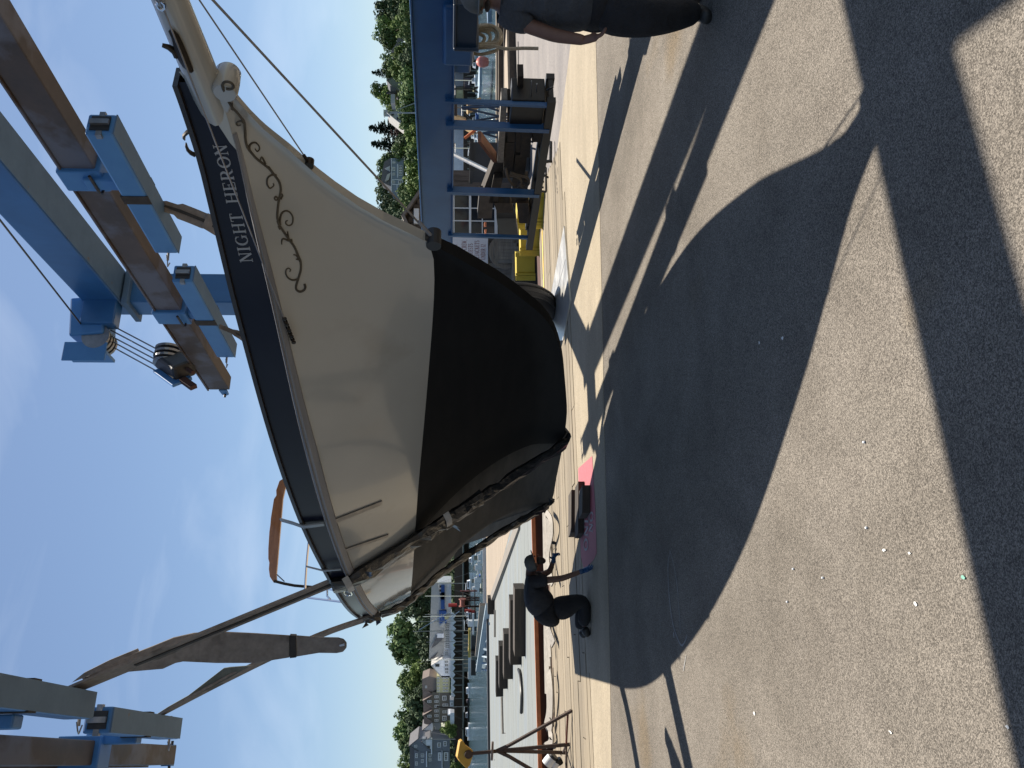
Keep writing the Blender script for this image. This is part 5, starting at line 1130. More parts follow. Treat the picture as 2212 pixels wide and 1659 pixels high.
hand(k1, wrR, (G(1282, 1226)+up*.03-wrR), Vector((1, .2, -.2)), bluegl, .25, 1.05, .6, 'glove'); hand(k1, wrL, K(2186, 2185, .08)-wrL, Vector((0.2, -1, -.3)), bluegl, .9, 1.05, .1, 'glove')
skin_body('glove_cuff', [wrR*.75+elR*.25, wrR], [(0, 1)], [.036, .034], bluegl, k1); skin_body('glove_cuff', [wrL*.75+elL*.25, wrL], [(0, 1)], [.036, .034], bluegl, k1)
tl_ = thing('paint_brush', 'long handled brush with a bent wire held by the kneeling man', 'brush', K(2186, 2180, .06))
mb = MB(); mb.tube(spline([K(2189, 2182, .06), K(2187, 2172, .06), K(2190, 2163, .06), K(2187, 2150, .06), K(2187, 2144, .06)], 4), .006, 6); mb.build('wire', black, tl_)
mb = MB(); mb.tube([K(2172, 2137, .06), K(2180, 2137, .06), K(2189, 2139, .06)], [.016, .022, .016], 10); mb.build('head', black, tl_)

# --- man in grey walking out of the picture on the right
GY = 5.3
g1 = thing('person', 'man in slate grey shirt and black trousers at the right edge', 'person', (PF(2800, 40, GY).x, GY, 0))
def Q(x, y, dy=0): return PF(x, y, GY+dy)
pelv = Q(2330, 10); spn = Q(2180, 15); chs = Q(2060, 20); nk = Q(1965, 0); hb = Q(1925, -15); hd_ = Q(1885, -18)
shl = Q(2010, 75, -.02); el = Q(2185, 140, -.05); wri = Q(2310, 160, -.08); shr = Q(2010, -60, .12); er = Q(2180, -95, .1); wrr = Q(2310, -90, -.1)
hl = Q(2350, 50); kl = Q(2560, 78, -.1); al = Q(2745, 45, .1); tol = Q(2790, 66, .06); hr = Q(2350, -20, .05); kr = Q(2580, -20, .18); ar = Q(2790, -45, .3); tor = Q(2830, -60, .1)
tol2 = Q(2792, 40, -.02)
V = [pelv, spn, chs, nk, hb, hd_, shl, el, wri, shr, er, wrr, hl, kl, al, hr, kr, ar]
RR = [.09, .1, .11, .06, .075, (.088, .1), .055, .046, .033, .055, .046, .033, .06, .05, .042, .06, .05, .042]
skin_body('body', V, E_, RR, skin, g1)
skin_body('work_shirt', [Q(2375, 12), Q(2210, 14), Q(2070, 15), Q(1985, 0), shl, shl*.45+el*.55, shr, shr*.5+er*.5], [(0, 1), (1, 2), (2, 3), (2, 4), (4, 5), (2, 6), (6, 7)], [(.215, .195), (.205, .18), (.2, .165), .085, .1, .082, .095, .08], shirtgrey, g1)
legs(g1, Q(2345, 15), ((hl, kl, al), (hr, kr, ar)), trousers, .155, .118, .08, .2)
skin_body('trouser_waist', [Q(2290, 12), Q(2350, 14), Q(2400, 16)], [(0, 1), (1, 2)], [(.19, .17), (.2, .18), (.17, .17)], trousers, g1)
skin_body('boot', [al+up*.02, Q(2770, 55, .1), Q(2785, 75, .0)], [(0, 1), (1, 2)], [.058, .055, .045], boot, g1)
skin_body('boot', [ar, tor], [(0, 1)], [.055, .05], boot, g1)
hand(g1, wri-(wri-el).normalized()*.02, Q(2350, 150, -.1)-wri, Vector((.5, -.3, 0)), skin, .45, 1.0, .1)
hand(g1, wrr, Q(2350, -85, -.15)-wrr, Vector((-.5, -.3, 0)), skin, .45, 1.0, .1)
mb = MB(); mb.lathe(Q(1893, -18), Q(1850, -22)-Q(1893, -18), [(.108, -.02), (.112, .02), (.105, .06), (.08, .1), (.04, .125), (0, .13)], 26); mb.lathe(Q(1889, -5, -.1), Q(1850, -22)-Q(1893, -18), [(0, -.004), (.09, -.006), (.1, 0), (.09, .007), (0, .01)], 20); mb.build('cap', capm, g1)
skin_body('nose', [Q(1893, 33, -.05), Q(1903, 38, -.05)], [(0, 1)], [.014, .016], skin, g1); skin_body('beard', [Q(1910, 22, -.05), Q(1930, 25, -.04)], [(0, 1)], [.045, .045], hairm, g1)
skin_body('ear', [Q(1890, -25, -.11), Q(1902, -23, -.11)], [(0, 1)], [.017, .013], skin, g1)
mb = MB(); mb.lathe(Q(1886, 22, -.09), (0, 1, 0), [(0, -.008), (.01, 0), (0, .008)], 8); mb.build('eye', black, g1)
#PART4

# ============================================================ FAR SHORES
def crop(ox, oy, k): return lambda x, y: (ox+x/k, oy+y/k)
c1, c2, c3 = crop(1450, 2000, 4.424), crop(1450, 2350, 4.424), crop(1450, 2649, 4.424)
r6, r7, r8 = crop(1420, 0, 4.1475), crop(1420, 300, 4.1475), crop(1420, 600, 4.1475)
cA, cB = crop(1750, 0, 4.424), crop(1750, 300, 4.424)
def at(c, x, y, Y): return PF(*c(x, y), Y)
def fac(par, name, mat, c, poly, Y, dep, **kw):
    mb = MB(); mb.prism([at(c, x, y, Y) for x, y in poly], (0, dep, 0)); return mb.build(name, mat, par, **kw)
def rectf(par, name, mat, c, x0, x1, y0, y1, Y, dep): return fac(par, name, mat, c, [(x0, y0), (x1, y0), (x1, y1), (x0, y1)], Y, dep)
def win(par, c, x0, x1, y0, y1, Y, fr=whitep, nm='window', pan=glass, bars=1):
    a, b = at(c, x0, y1, Y), at(c, x1, y0, Y); X0, X1, Z0, Z1 = min(a.x, b.x), max(a.x, b.x), min(a.z, b.z), max(a.z, b.z); t = max(.12, .13*(X1-X0)); mb = MB()
    mb.aa(X0, X0+t, Y-.12, Y, Z0, Z1); mb.aa(X1-t, X1, Y-.12, Y, Z0, Z1); mb.aa(X0+t, X1-t, Y-.12, Y, Z1-t, Z1); mb.aa(X0+t, X1-t, Y-.12, Y, Z0, Z0+t)
    for i in range(1, bars+1): xx = X0+(X1-X0)*i/(bars+1); mb.aa(xx-.05, xx+.05, Y-.1, Y, Z0+t, Z1-t)
    zz = (Z0+Z1)/2; mb.aa(X0+t, X1-t, Y-.08, Y-.01, zz-.05, zz+.05)
    w_ = mb.build(nm, fr, par); mb = MB(); mb.aa(X0+t, X1-t, Y-.05, Y-.02, Z0+t, Z1-t); mb.build('pane', pan, w_); return w_
def bld(name, label, c, x, y, Y, cat='building', group=None):
    p = at(c, x, y, Y); return thing(name, label, cat, (p.x, Y, max(-2, p.z)), 0, group)
def gable(par, c, xp, yp, xe, y0, y1, Y, dep, wall, roof, xb, over=.35, name='wall'):
    """front gable: apex (xp,yp), eaves at xe from y0..y1, base xb"""
    fac(par, name, wall, c, [(xb, y0), (xb, y1), (xe, y1), (xp, yp), (xe, y0)], Y, dep)
    A = at(c, xp, yp, Y); L_ = at(c, xe, y1, Y); R_ = at(c, xe, y0, Y); mb = MB()
    for E__ in (L_, R_):
        d = (E__-A); e = A+d*1.08; mb.prism([A+Vector((0, -over, .05)), e+Vector((0, -over, .05)), e+Vector((0, -over, .32)), A+Vector((0, -over, .34))], (0, dep+over, 0))
    mb.build('roof', roof, par)
YL = 292
# white waterfront building with long pale roof
wb = bld('waterfront_building', 'long white waterfront building with a pale roof and a gabled left end', c2, 1410, 700, YL)
rectf(wb, 'wall', wallwhite, c2, 1200, 1445, -260, 1100, YL+4, 9)
fac(wb, 'roof', roofgrey, c2, [(1104, -260), (1210, -260), (1330, 500), (1320, 880), (1290, 1000), (1180, 1060), (1058, 1078)], YL+3.4, .4)
fac(wb, 'roof', roofgrey, c2, [(1104, -260), (1062, 1078), (1130, 1078), (1130, -260)], YL+6, 6)
gable(wb, c2, 1112, 1190, 1288, 1080, 1405, YL, 10, wallwhite, roofdark if 0 else roofgrey, 1445)
fac(wb, 'dormer', roofdark, c2, [(1062, 1090), (1150, 1075), (1218, 962)], YL+3, .3)
fac(wb, 'dormer', roofdark, c2, [(1092, 905), (1200, 830), (1318, 715), (1215, 650), (1200, 660)], YL+2.6, .4)
rectf(wb, 'dormer', wallwhite, c2, 1200, 1318, 645, 715, YL+2.2, 1)
fac(wb, 'dormer', roofgrey, c2, [(1238, 505), (1335, 415), (1335, 560)], YL+2.3, .5)
fac(wb, 'dormer', rooflight, c2, [(1100, 430), (1148, 480), (1140, 400)], YL+2.8, .4)
for (x0, x1, y0, y1) in ((1170, 1240, 1168, 1216), (1330, 1392, 1105, 1150), (1330, 1392, 1165, 1215), (1330, 1395, 1235, 1285), (1335, 1395, 1290, 1335)): win(wb, c2, x0, x1, y0, y1, YL-.1, black if x0 < 1200 else whitep)
for y0 in (920, 955, 985): win(wb, c2, 1335, 1392, y0, y0+26, YL+3.9)
for i in range(14): win(wb, c2, 1342, 1412, 460+i*31, 484+i*31, YL+3.9, bars=0)
for y0 in (0, 55, 100, 165): win(wb, c2, 1235, 1295, y0, y0+40, YL+3.9, black)
for y0 in (-60, -130, -200): win(wb, c2, 1240, 1300, y0, y0+40, YL+3.9, black)
mb = MB(); a = at(c2, 1300, 60, YL+3); mb.box(a, (6, 1.2, 1.3)); mb.build('awning', bluecan, wb)
mb = MB(); a = at(c2, 1300, -80, YL+3); mb.box(a, (5, 1.2, 1.2)); mb.build('awning', bluecan, wb)
mb = MB(); a = at(c2, 1300, 345, YL+3); mb.box(a, (4.5, 1.2, 2.6)); mb.build('awning', bluecan, wb)
rectf(wb, 'balcony', wallyellow, c2, 1330, 1400, 335, 395, YL+2, 1)
# row of white peaked boat shelters
for i, yp in enumerate([330, 440, 555, 668, 780, 892, 1004, 1122, 1240, 1358, 1480, 1600, 1722]):
    cc = c2; nm_ = ['rightmost', 'second', 'third', 'fourth', 'fifth', 'sixth', 'seventh', 'eighth', 'ninth', 'tenth', 'eleventh', 'twelfth', 'leftmost'][i]
    t = bld('peaked_canopy', 'white peaked shelter canopy, %s in the row counted from the right' % nm_, cc, 1620, yp, YL-6, 'canopy', 'white peaked canopies along the waterfront')
    w_ = 56
    fac(t, 'valance', canvas, cc, [(1442, yp-w_), (1442, yp+w_), (1476, yp+w_), (1530 if i < 5 else 1515, yp), (1476, yp-w_)], YL-6, .15)
    fac(t, 'valance_side', canvas, cc, [(1442, yp-w_), (1442, yp+w_), (1452, yp+w_), (1452, yp-w_)], YL-5.8, 4)
    for yy in (yp-w_+2, yp+w_-2): mb = MB(); a = at(cc, 1478, yy, YL-6); b = Vector((a.x, a.y, -.6)); mb.tube([a, b], .12, 5); mb.build('post', pilew, t)
# dark under-wharf wall behind canopies
wf_ = bld('wharf', 'dark timber wharf face below the row of canopies', c2, 1650, 900, YL-3, 'wharf')
rectf(wf_, 'face', darkwood, c2, 1500, 1900, -1700, 3600, YL-3, 1.5)
rectf(wf_, 'deck_edge', pilew, c2, 1640, 1668, -1700, 3600, YL-8, 5)
# yellow house, brown shingled inn, white gable house, grey houses
yh = bld('yellow_house', 'pale yellow clapboard house with stacked porches between white and brown buildings', c3, 1410, 180, YL, 'house')
rectf(yh, 'wall', wallyellow, c3, 1190, 1420, 55, 345, YL, 9); fac(yh, 'roof', roofbrown, c3, [(940, 110), (938, 300), (1110, 330), (1190, 300), (1192, 90), (1060, 60)], YL+1, 8)
for x0 in (1200, 1300, 1352):
    for y0 in (80, 130, 190, 250, 300): win(yh, c3, x0, x0+42, y0, y0+28, YL-.1, bars=0)
win(yh, c3, 990, 1025, 225, 265, YL+.8)
inn = bld('shingled_inn', 'brown shingled inn with twin gables and a row of white framed windows', c3, 1410, 600, YL, 'inn')
rectf(inn, 'wall', wallbrown, c3, 1105, 1420, 345, 870, YL, 10)
fac(inn, 'roof', roofbrown, c3, [(945, 300), (970, 885), (1030, 905), (1112, 865), (1112, 375), (1060, 330)], YL+.8, 8)
for yp in (500, 755):
    fac(inn, 'gable_wall', wallbrown, c3, [(1115, yp-85), (1115, yp+100), (985, yp-8)], YL-.5, 2)
    a = at(c3, 968, yp-10, YL-.7); mb = MB()
    for yy in (yp-100, yp+108): b = at(c3, 1116, yy, YL-.7); mb.prism([a, b, b+up*.35, a+up*.45], (0, 2.5, 0))
    mb.build('gable_roof', roofbrown, inn); win(inn, c3, 1030, 1100, yp-22, yp+22, YL-.6)
for yy in (418, 498, 582, 664, 747, 830): win(inn, c3, 1155, 1222, yy-22, yy+22, YL-.1)
for yy in (440, 790): win(inn, c3, 1290, 1362, yy-40, yy+40, YL-.1)
for yy in (560, 680): win(inn, c3, 1295, 1390, yy-22, yy+22, YL-.1)
rectf(inn, 'belt_course', wallsage, c3, 1232, 1246, 345, 870, YL-.1, .3)
wh = bld('white_gable_house', 'white gabled house with a bright wall beside the brown inn', c3, 1380, 1000, YL, 'house')
gable(wh, c3, 950, 1000, 1090, 880, 1150, YL+1, 9, wallwhite, roofdark, 1130); rectf(wh, 'wall', walllight, c3, 1130, 1260, 865, 1180, YL+1.5, 8); rectf(wh, 'eave_band', wallwhite, c3, 1092, 1122, 885, 1150, YL+.2, 2)
win(wh, c3, 1025, 1080, 1000, 1045, YL+.9, black); win(wh, c3, 1128, 1172, 940, 1000, YL+1.4); win(wh, c3, 1128, 1172, 1030, 1060, YL+1.4)
gh = bld('grey_house', 'tall grey shingled house with many white framed windows at the left edge', c3, 1420, 1450, YL-6, 'house')
gable(gh, c3, 722, 1270, 868, 1150, 1360, YL-6, 10, wallgrey, roofdark, 1420); rectf(gh, 'wall', wallgrey, c3, 800, 1420, 1350, 1680, YL-5, 9)
fac(gh, 'roof', roofdark, c3, [(722, 1275), (722, 1700), (800, 1700), (868, 1372)], YL-4.5, 6)
for (x0, x1, y0, y1) in ((802, 852, 1255, 1300), (818, 862, 1402, 1482), (818, 862, 1545, 1612), (918, 972, 1405, 1470), (920, 968, 1505, 1565), (1215, 1272, 1385, 1530), (1318, 1395, 1380, 1535), (1205, 1265, 1215, 1300), (1310, 1365, 1190, 1280), (1052, 1100, 1400, 1460), (1052, 1100, 1480, 1540)):
    win(gh, c3, x0, x1, y0, y1, (YL-5.1 if y0 > 1350 else YL-6.1), bars=3 if y1-y0 > 100 else 1)
rectf(gh, 'porch_rail', wallwhite, c3, 1095, 1112, 1150, 1420, YL-7, 1); rectf(gh, 'porch_rail', wallwhite, c3, 1280, 1292, 1330, 1680, YL-6, 1); rectf(gh, 'deck_rail', wallwhite, c3, 1008, 1024, 1370, 1640, YL-6, 1)
gh2 = bld('grey_house', 'smaller grey house with a pale pointed gable to the right of the tall grey one', c3, 1300, 1200, YL-2, 'house')
gable(gh2, c3, 938, 1200, 1075, 1130, 1330, YL-7, 6, wallwhite, roofdark, 1090); rectf(gh2, 'bay', walllight, c3, 940, 1000, 1150, 1250, YL-7.2, 2); win(gh2, c3, 1020, 1075, 1272, 1320, YL-7.1, black)
# sheds and low roofs on the wharf at the left
ws1 = bld('wharf_shed', 'low wharf shed with a white gable and dark doors under the brown inn', c3, 1500, 780, YL-7, 'shed'); rectf(ws1, 'wall', wallwhite, c3, 1425, 1497, 700, 900, YL-9, 5); rectf(ws1, 'fascia', wallwhite, c3, 1385, 1432, 730, 742, YL-9.5, 5)
ws2 = bld('wharf_shed', 'small pale ticket kiosk on the wharf right of the low shed', c3, 1490, 540, YL-9, 'kiosk'); rectf(ws2, 'wall', walllight, c3, 1420, 1490, 475, 612, YL-9, 4); win(ws2, c3, 1438, 1476, 512, 575, YL-9.1, bars=0)
# ---- right hand shore
YR = 176
def rb(name, label, mat, y0, y1, x0, x1, c=cA, Y=YR, roofm=roofdark, cat='building'):
    t = bld(name, label, c, x1, (y0+y1)/2, Y, cat); rectf(t, 'wall', mat, c, x0, x1, y0, y1, Y, 9)
    a, b = at(c, x0, y0, Y), at(c, x0, y1, Y); mb = MB(); mb.prism([(a.x+.4, Y-.4, a.z), (b.x-.4, Y-.4, a.z), (b.x-.4, Y+4.5, a.z+2.4), (a.x+.4, Y+4.5, a.z+2.4)], (0, 0, .2)); mb.build('roof', roofm, t); return t
r1 = rb('plum_house', 'plum coloured clapboard house with white corner boards under the blue beam', wallplum, 225, 400, -150, 430)
win(r1, cA, 95, 165, 312, 372, YR-.1); rectf(r1, 'corner_board', wallwhite, cA, -150, 430, 225, 238, YR-.1, .2); rectf(r1, 'door_frame', wallwhite, cA, 180, 260, 338, 350, YR-.1, .2)
r2 = rb('grey_building', 'light grey waterfront building with paired windows right of the thin hanger', walllight, 1030, 1230, -150, 300)
win(r2, cA, 70, 138, 1035, 1145, YR-.1)
r3 = rb('grey_building', 'light grey waterfront building with a tall window between the two hangers', walllight, 1270, 1500, -160, 330, Y=YR+2); win(r3, cA, 60, 140, 1355, 1478, YR+1.9); rectf(r3, 'lamp', wallwhite, cA, 145, 165, 1420, 1480, YR+1.7, .4)
r4 = rb('sage_building', 'sage grey building beside the spanner', wallsage, 1500, 1700, -140, 260, Y=YR+3)
r4b = rb('ochre_shed', 'small ochre fish shed on the far wharf beside the spanner', wallyellow, 1530, 1630, 205, 320, Y=YR-2); 
r5 = rb('white_building', 'white clapboard fish house with small windows left of the thick hanger', walllight, 440, 830, -160, 380, cB, YR+2)
for y0 in (560, 735, 805, 890): win(r5, cB, 90, 130, y0-22+60*0, y0+20, YR+1.9)
rectf(r5, 'open_bay', black, cB, 205, 320, 700, 865, YR+1.8, .3)
r6_ = rb('white_building', 'long white waterfront building seen right of the shed', wallwhite, 860, 1640, -150, 340, cB, YR+6)
for y0 in (905, 1290, 1500, 1560): win(r6_, cB, 95, 140, y0-22, y0+20, YR+5.9)
rectf(r6_, 'plum_door', wallplum, cB, 130, 185, 1160, 1250, YR+5.8, .3)
r7_ = bld('plum_kiosk', 'small plum wharf kiosk with round windows behind the spanner', cA, 460, 1410, YR-4, 'kiosk'); rectf(r7_, 'wall', wallplum, cA, 345, 455, 1355, 1460, YR-4, 3)
wd = bld('right_wharf', 'dark timber wharf with piles along the right hand shore', cA, 520, 900, YR-2, 'wharf'); rectf(wd, 'face', darkwood, cA, 330, 545, -200, 3300, YR-1, 2)
for i in range(34): mb = MB(); a = at(cA, 400, -100+i*95, YR-1.8); mb.tube([a, Vector((a.x, a.y, -2.1))], .16, 6); mb.build('pile', pilew, wd)
fl = bld('marina_float', 'pale blue marina float lying on the water beyond the rope coil', cA, 620, 500, 95, 'float'); 
for (x0, x1, y0, y1, Y) in ((540, 612, 100, 180, 95), (545, 610, 270, 680, 95)): rectf(fl, 'pontoon', M('float_blue', (.2, .27, .33), (.28, .35, .42), 3, .6), cA, x0, x1, y0, y1, Y, 6)
fl2 = bld('marina_float', 'low blue float beyond the pink mooring buoy', cA, 650, 1200, 90, 'float'); rectf(fl2, 'pontoon', M('float_blue2', (.18, .25, .3), (.26, .33, .4), 3, .6), cA, 612, 655, 950, 1480, 88, 9)
by = thing('mooring_buoy', 'pink mooring buoy floating beside the blue hangers', 'buoy', at(cA, 695, 1078, 62)); mb = MB(); c = at(cA, 665, 1078, 62); mb.lathe(c, up, [(0, -.5), (.28, -.42), (.4, -.1), (.38, .2), (.22, .42), (0, .5)], 16); mb.build('ball', M('pink_buoy', (.5, .13, .1), (.6, .2, .16), 4, .5), by)

# ---- boats
def motorboat(label, c, x, y0, y1, Y, hullm=canvas, cabm=wallwhite, cabin=.45, group='boats moored at the far shore', endon=False, mast=None, tower=0, canv=None):
    a, b = at(c, x, y0, Y), at(c, x, y1, Y); ln = abs(a.x-b.x); cx = (a.x+b.x)/2; t = thing('motorboat', label, 'boat', (cx, Y, -2.05), 0, group)
    z0 = -2.1; fb = max(.5, ln*.12) if not endon else ln*.35; L_ = ln/2; d = 1 if random.random() < .5 else -1
    prof = [(-L_, .42), (-L_*.4, .5), (L_*.3, .42), (L_*.75, .22), (L_, .02)]; mb = MB(); vs = []; wd_ = min(3.4, max(1.6, ln*.32))
    if endon: prof = [(-L_, .5), (L_, .5)]; wd_ = 4
    for (px, hw) in prof:
        sh = fb*(1+.35*max(0, px/L_)**2); vs += [(cx+d*px, Y-hw*wd_*.75, z0), (cx+d*px*1.0, Y-hw*wd_, z0+sh), (cx+d*px, Y+hw*wd_, z0+sh), (cx+d*px, Y+hw*wd_*.75, z0)]
    fs = []
    for i in range(len(prof)-1):
        for k in range(4): fs.append((i*4+k, i*4+(k+1) % 4, i*4+4+(k+1) % 4, i*4+4+k))
    fs += [(0, 1, 2, 3), tuple(len(vs)-4+k for k in (3, 2, 1, 0))]; mb.add(vs, fs); mb.build('hull', hullm, t)
    if cabin:
        ch = fb*1.2; xa, xb = cx-L_*cabin, cx+L_*cabin*.9; mb = MB(); mb.prism([(xa, Y-wd_*.3, z0+fb), (xb, Y-wd_*.3, z0+fb), (xb-(.3*ch)*d if d > 0 else xb, Y-wd_*.3, z0+fb+ch), (xa+(0 if d > 0 else .3*ch), Y-wd_*.3, z0+fb+ch)], (0, wd_*.6, 0)); cb = mb.build('cabin', cabm, t)
        mb = MB(); mb.aa(xa+.15*(xb-xa), xb-.18*(xb-xa), Y-wd_*.3-.03, Y-wd_*.3, z0+fb+ch*.45, z0+fb+ch*.8); mb.build('cabin_window', glass, cb)
    if canv: mb = MB(); mb.aa(cx-L_*.5, cx+L_*.35, Y-wd_*.35, Y+wd_*.35, z0+fb+1.6, z0+fb+1.75); mb.build('bimini', canv, t)
    if mast:
        mx_, mz = mast; mb = MB(); p = at(c, mz, mx_, Y); mb.tube([(p.x, Y, z0+fb), (p.x, Y, p.z)], [.11, .07], 6); ms_ = mb.build('mast', steel if random.random() < .6 else galv, t)
        mb = MB(); mb.tube([(p.x, Y, z0+fb+1.1), (p.x+d*-ln*.38, Y, z0+fb+1.2)], .09, 6); mb.build('boom', canvas, t)
        mb = MB(); mb.tube([(p.x, Y, p.z), (cx+d*L_, Y, z0+fb)], .02, 3); mb.tube([(p.x, Y, p.z), (cx-d*L_, Y, z0+fb)], .02, 3); mb.tube([(p.x-.9, Y, p.z*.5+.5), (p.x+.9, Y, p.z*.5+.5)], .03, 3); mb.build('rigging', galv, t)
    return t
BL = [
 (c3, 1745, 180, 430, 262, canvas, wallwhite, .45, None, 'white motor yacht with a flared bow below the brown inn'),
 (c3, 1755, 880, 1180, 255, canvas, wallwhite, .5, None, 'sleek white cruiser left of the inn with a dark waterline'),
 (c3, 1758, 1530, 1760, 255, canvas, wallwhite, .5, None, 'white boat at the left edge below the grey house'),
 (c3, 1752, 420, 560, 268, darkhull, wallplum, .4, None, 'dark workboat moored left of the white motor yacht'),
 (c3, 1735, 600, 860, 272, darkhull, walllight, .35, (600, 1190), 'dark sailboat in front of the brown inn'),
 (c2, 1700, 560, 1060, 225, yellowcan, wallyellow, .0, (605, 780), 'yellow hulled sailing boat with a tall dark mast'),
 (c2, 1745, 1040, 1420, 250, canvas, wallwhite, .3, (1105, 1040), 'white sailboat with the tall mast before the white gable'),
 (c2, 1740, 300, 560, 245, darkhull, wallwhite, .35, (345, 950), 'dark sailboat with two pale masts before the long white building'),
 (c2, 1735, 180, 420, 262, canvas, wallwhite, .4, (432, 890), 'white sailboat with an upright mast behind the dark one'),
 (c2, 1720, 760, 960, 262, canvas, walllight, .4, (790, 1010), 'small white sailboat under the fifth canopy'),
 (c1, 1780, 980, 1480, 120, M('cream_hull', (.6, .58, .45), (.68, .65, .52), 2, .4), bluecan, .3, None, 'cream and pale blue lobster boat beyond the pilings'),
 (c1, 1690, 640, 830, 150, canvas, bluecan, .5, None, 'white boat with a blue cockpit cover beyond the rudder'),
 (c1, 1640, 1130, 1520, 210, canvas, wallwhite, .4, (1320, 1180), 'long white sailboat with a furled sail above the lobster boat'),
 (c1, 1590, 820, 990, 200, canvas, wallwhite, .5, None, 'bright white cabin boat behind the aft sling'),
 (cA, 540, 600, 900, 140, canvas, wallwhite, .4, None, 'white runabout seen through the rope coil'),
 (cA, 545, 930, 1060, 120, canvas, canvas, .2, None, 'small white skiff just left of the rope coil'),
 (cA, 520, 1060, 1220, 150, darkhull, wallwhite, .5, None, 'dark hulled lobster boat right of the thin hanger'),
 (cA, 525, 1300, 1500, 160, canvas, wallwhite, .4, (1395, 60), 'white sailboat between the hangers with a plain mast'),
 (cA, 540, 1500, 1640, 150, canvas, wallyellow, .4, None, 'white boat with an ochre deckhouse beside the spanner'),
 (cB, 560, 440, 640, 140, canvas, bluecan, .4, None, 'white boat with blue covers left of the thick hanger'),
 (cB, 560, 640, 860, 150, bluecan, wallwhite, .35, (600, 300), 'blue hulled sailboat behind the boat stands'),
 (cB, 490, 800, 1180, 165, canvas, canvas, .45, None, 'white boat under a long white cover behind the boat stands'),
 (cB, 560, 960, 1150, 140, canvas, wallwhite, .4, None, 'small white cabin boat right of the dark bin'),
 (cB, 430, 1150, 1500, 170, canvas, wallwhite, .45, (1250, 80), 'white sailboat above the dark bin'),
 (cB, 450, 1480, 1640, 150, darkhull, wallwhite, .4, None, 'dark boat against the shed wall'),
 (cA, 620, 120, 420, 92, M('blue_grey_hull', (.2, .28, .38), (.26, .34, .44), 3, .4), whitep, 0, None, 'blue grey dinghy hull behind the man in grey'),
]
for (c, x, y0, y1, Y, hm, cm, cb_, ms_, lb) in BL: motorboat(lb, c, x, y0, y1, Y, hm, cm, cb_, mast=ms_)
def mastonly(label, c, x0, x1, y, Y, m_=galv, r_=.12, lean=0):
    p = at(c, x0, y, Y); q_ = at(c, x1, y+lean, Y); m = MB(); m.tube([q_, p], [r_, r_*.7], 6); t = prop(m.build('mast', m_), label, 'mast', 'masts in the harbour'); return t
mastonly('pale mast with a lamp standing highest before the long roof', c2, 985, 1500, 310, 262)
mastonly('slender pale mast rising from behind the aft sling', c2, 1000, 1480, -245, 262, steel)
mastonly('thin mast in front of the long roof right of the red winch', c1, 990, 1700, 1535, 240, steel)
mastonly('tall thin mast between the white building and the inn', c3, 885, 1520, 1158, 262, galv, .14)
mastonly('pale leaning boom crossing the canopies', c2, 880, 1420, 580, 240, steel, .1, -320)
mastonly('second pale leaning boom below the first', c2, 1240, 1590, 510, 240, steel, .1, -260)
mastonly('short dark derrick leaning against the brown inn', c3, 1190, 1540, 590, 262, darkwood, .3, 30)
mastonly('grey mast on the right shore crossing the tower house', r7, 490, 1000, 600, 168, M('grey_mast', (.3, .3, .31), (.38, .38, .4), 3, .5), .16)
mastonly('green grey derrick boom leaning above the blue beam', r7, 600, 900, 545, 168, M('boom_green', (.22, .25, .22), (.3, .33, .3), 3, .5), .1, -110)
# near pilings beyond the tan float
for i, (x0, x1, y0, y1, Y, cap) in enumerate(((1850, 2010, 645, 725, 60, 0), (1840, 2000, 835, 910, 60, 1), (1830, 1950, 1015, 1090, 60, 1), (1800, 1940, 1240, 1305, 60, 1), (1780, 1900, 1400, 1465, 60, 1))):
    a, b = at(c1, x0, y0, Y), at(c1, x0, y1, Y); r_ = abs(a.x-b.x)/2; cx = (a.x+b.x)/2
    t = thing('piling', ['grey green piling nearest the rudder', 'second grey piling from the rudder with a white bollard', 'third grey piling from the rudder with a white bollard', 'fourth grey piling from the rudder with a white bollard', 'darkest piling beside the red winch'][i], 'piling', (cx, Y, -2.1), 0, 'pilings beyond the tan float')
    mb = MB(); mb.tube([(cx, Y, -2.6), (cx, Y, a.z)], r_, 14); mb.build('post', pilew, t)
    if cap: mb = MB(); p = at(c1, x1-30, y0+20, Y-1); mb.disc(p, up, .22, .5, 12); mb.box(p, (.9, .16, .16)); mb.build('bollard', whitep, t)
for i, (x0, x1, y0, y1) in enumerate(((1790, 1935, 605, 680), (1795, 1905, 1035, 1100))):
    a, b = at(c2, x0, y0, 58), at(c2, x0, y1, 58); mb = MB(); mb.tube([((a.x+b.x)/2, 58, -2.6), ((a.x+b.x)/2, 58, a.z)], abs(a.x-b.x)/2, 14); prop(mb.build('piling', pilew), ['brownish piling standing before the black float', 'dark piling beside the gangway head'][i], 'piling', 'pilings beyond the tan float')
mb = MB(); p = at(c2, 1855, 455, 52); mb.box(p, (.35, .35, .85)); mb.box(p+Vector((0, -.2, .1)), (1.3, .12, .12)); prop(mb.build('bollard', whitep), 'white cross shaped mooring bollard on the edge of the tan float', 'bollard')
bf = bld('black_float', 'long black float with grey fenders before the canopies', c2, 1880, 800, 75, 'float'); rectf(bf, 'hull', darkhull, c2, 1790, 1885, 250, 1000, 75, 1.5); rectf(bf, 'hull', black, c2, 1790, 1875, 1000, 1370, 74, 1.5)
for i in range(9): mb = MB(); a = at(c2, 1700, 690+i*72, 73.8); mb.box(a, (.3, .2, .4)); mb.build('fender', pilew, bf)
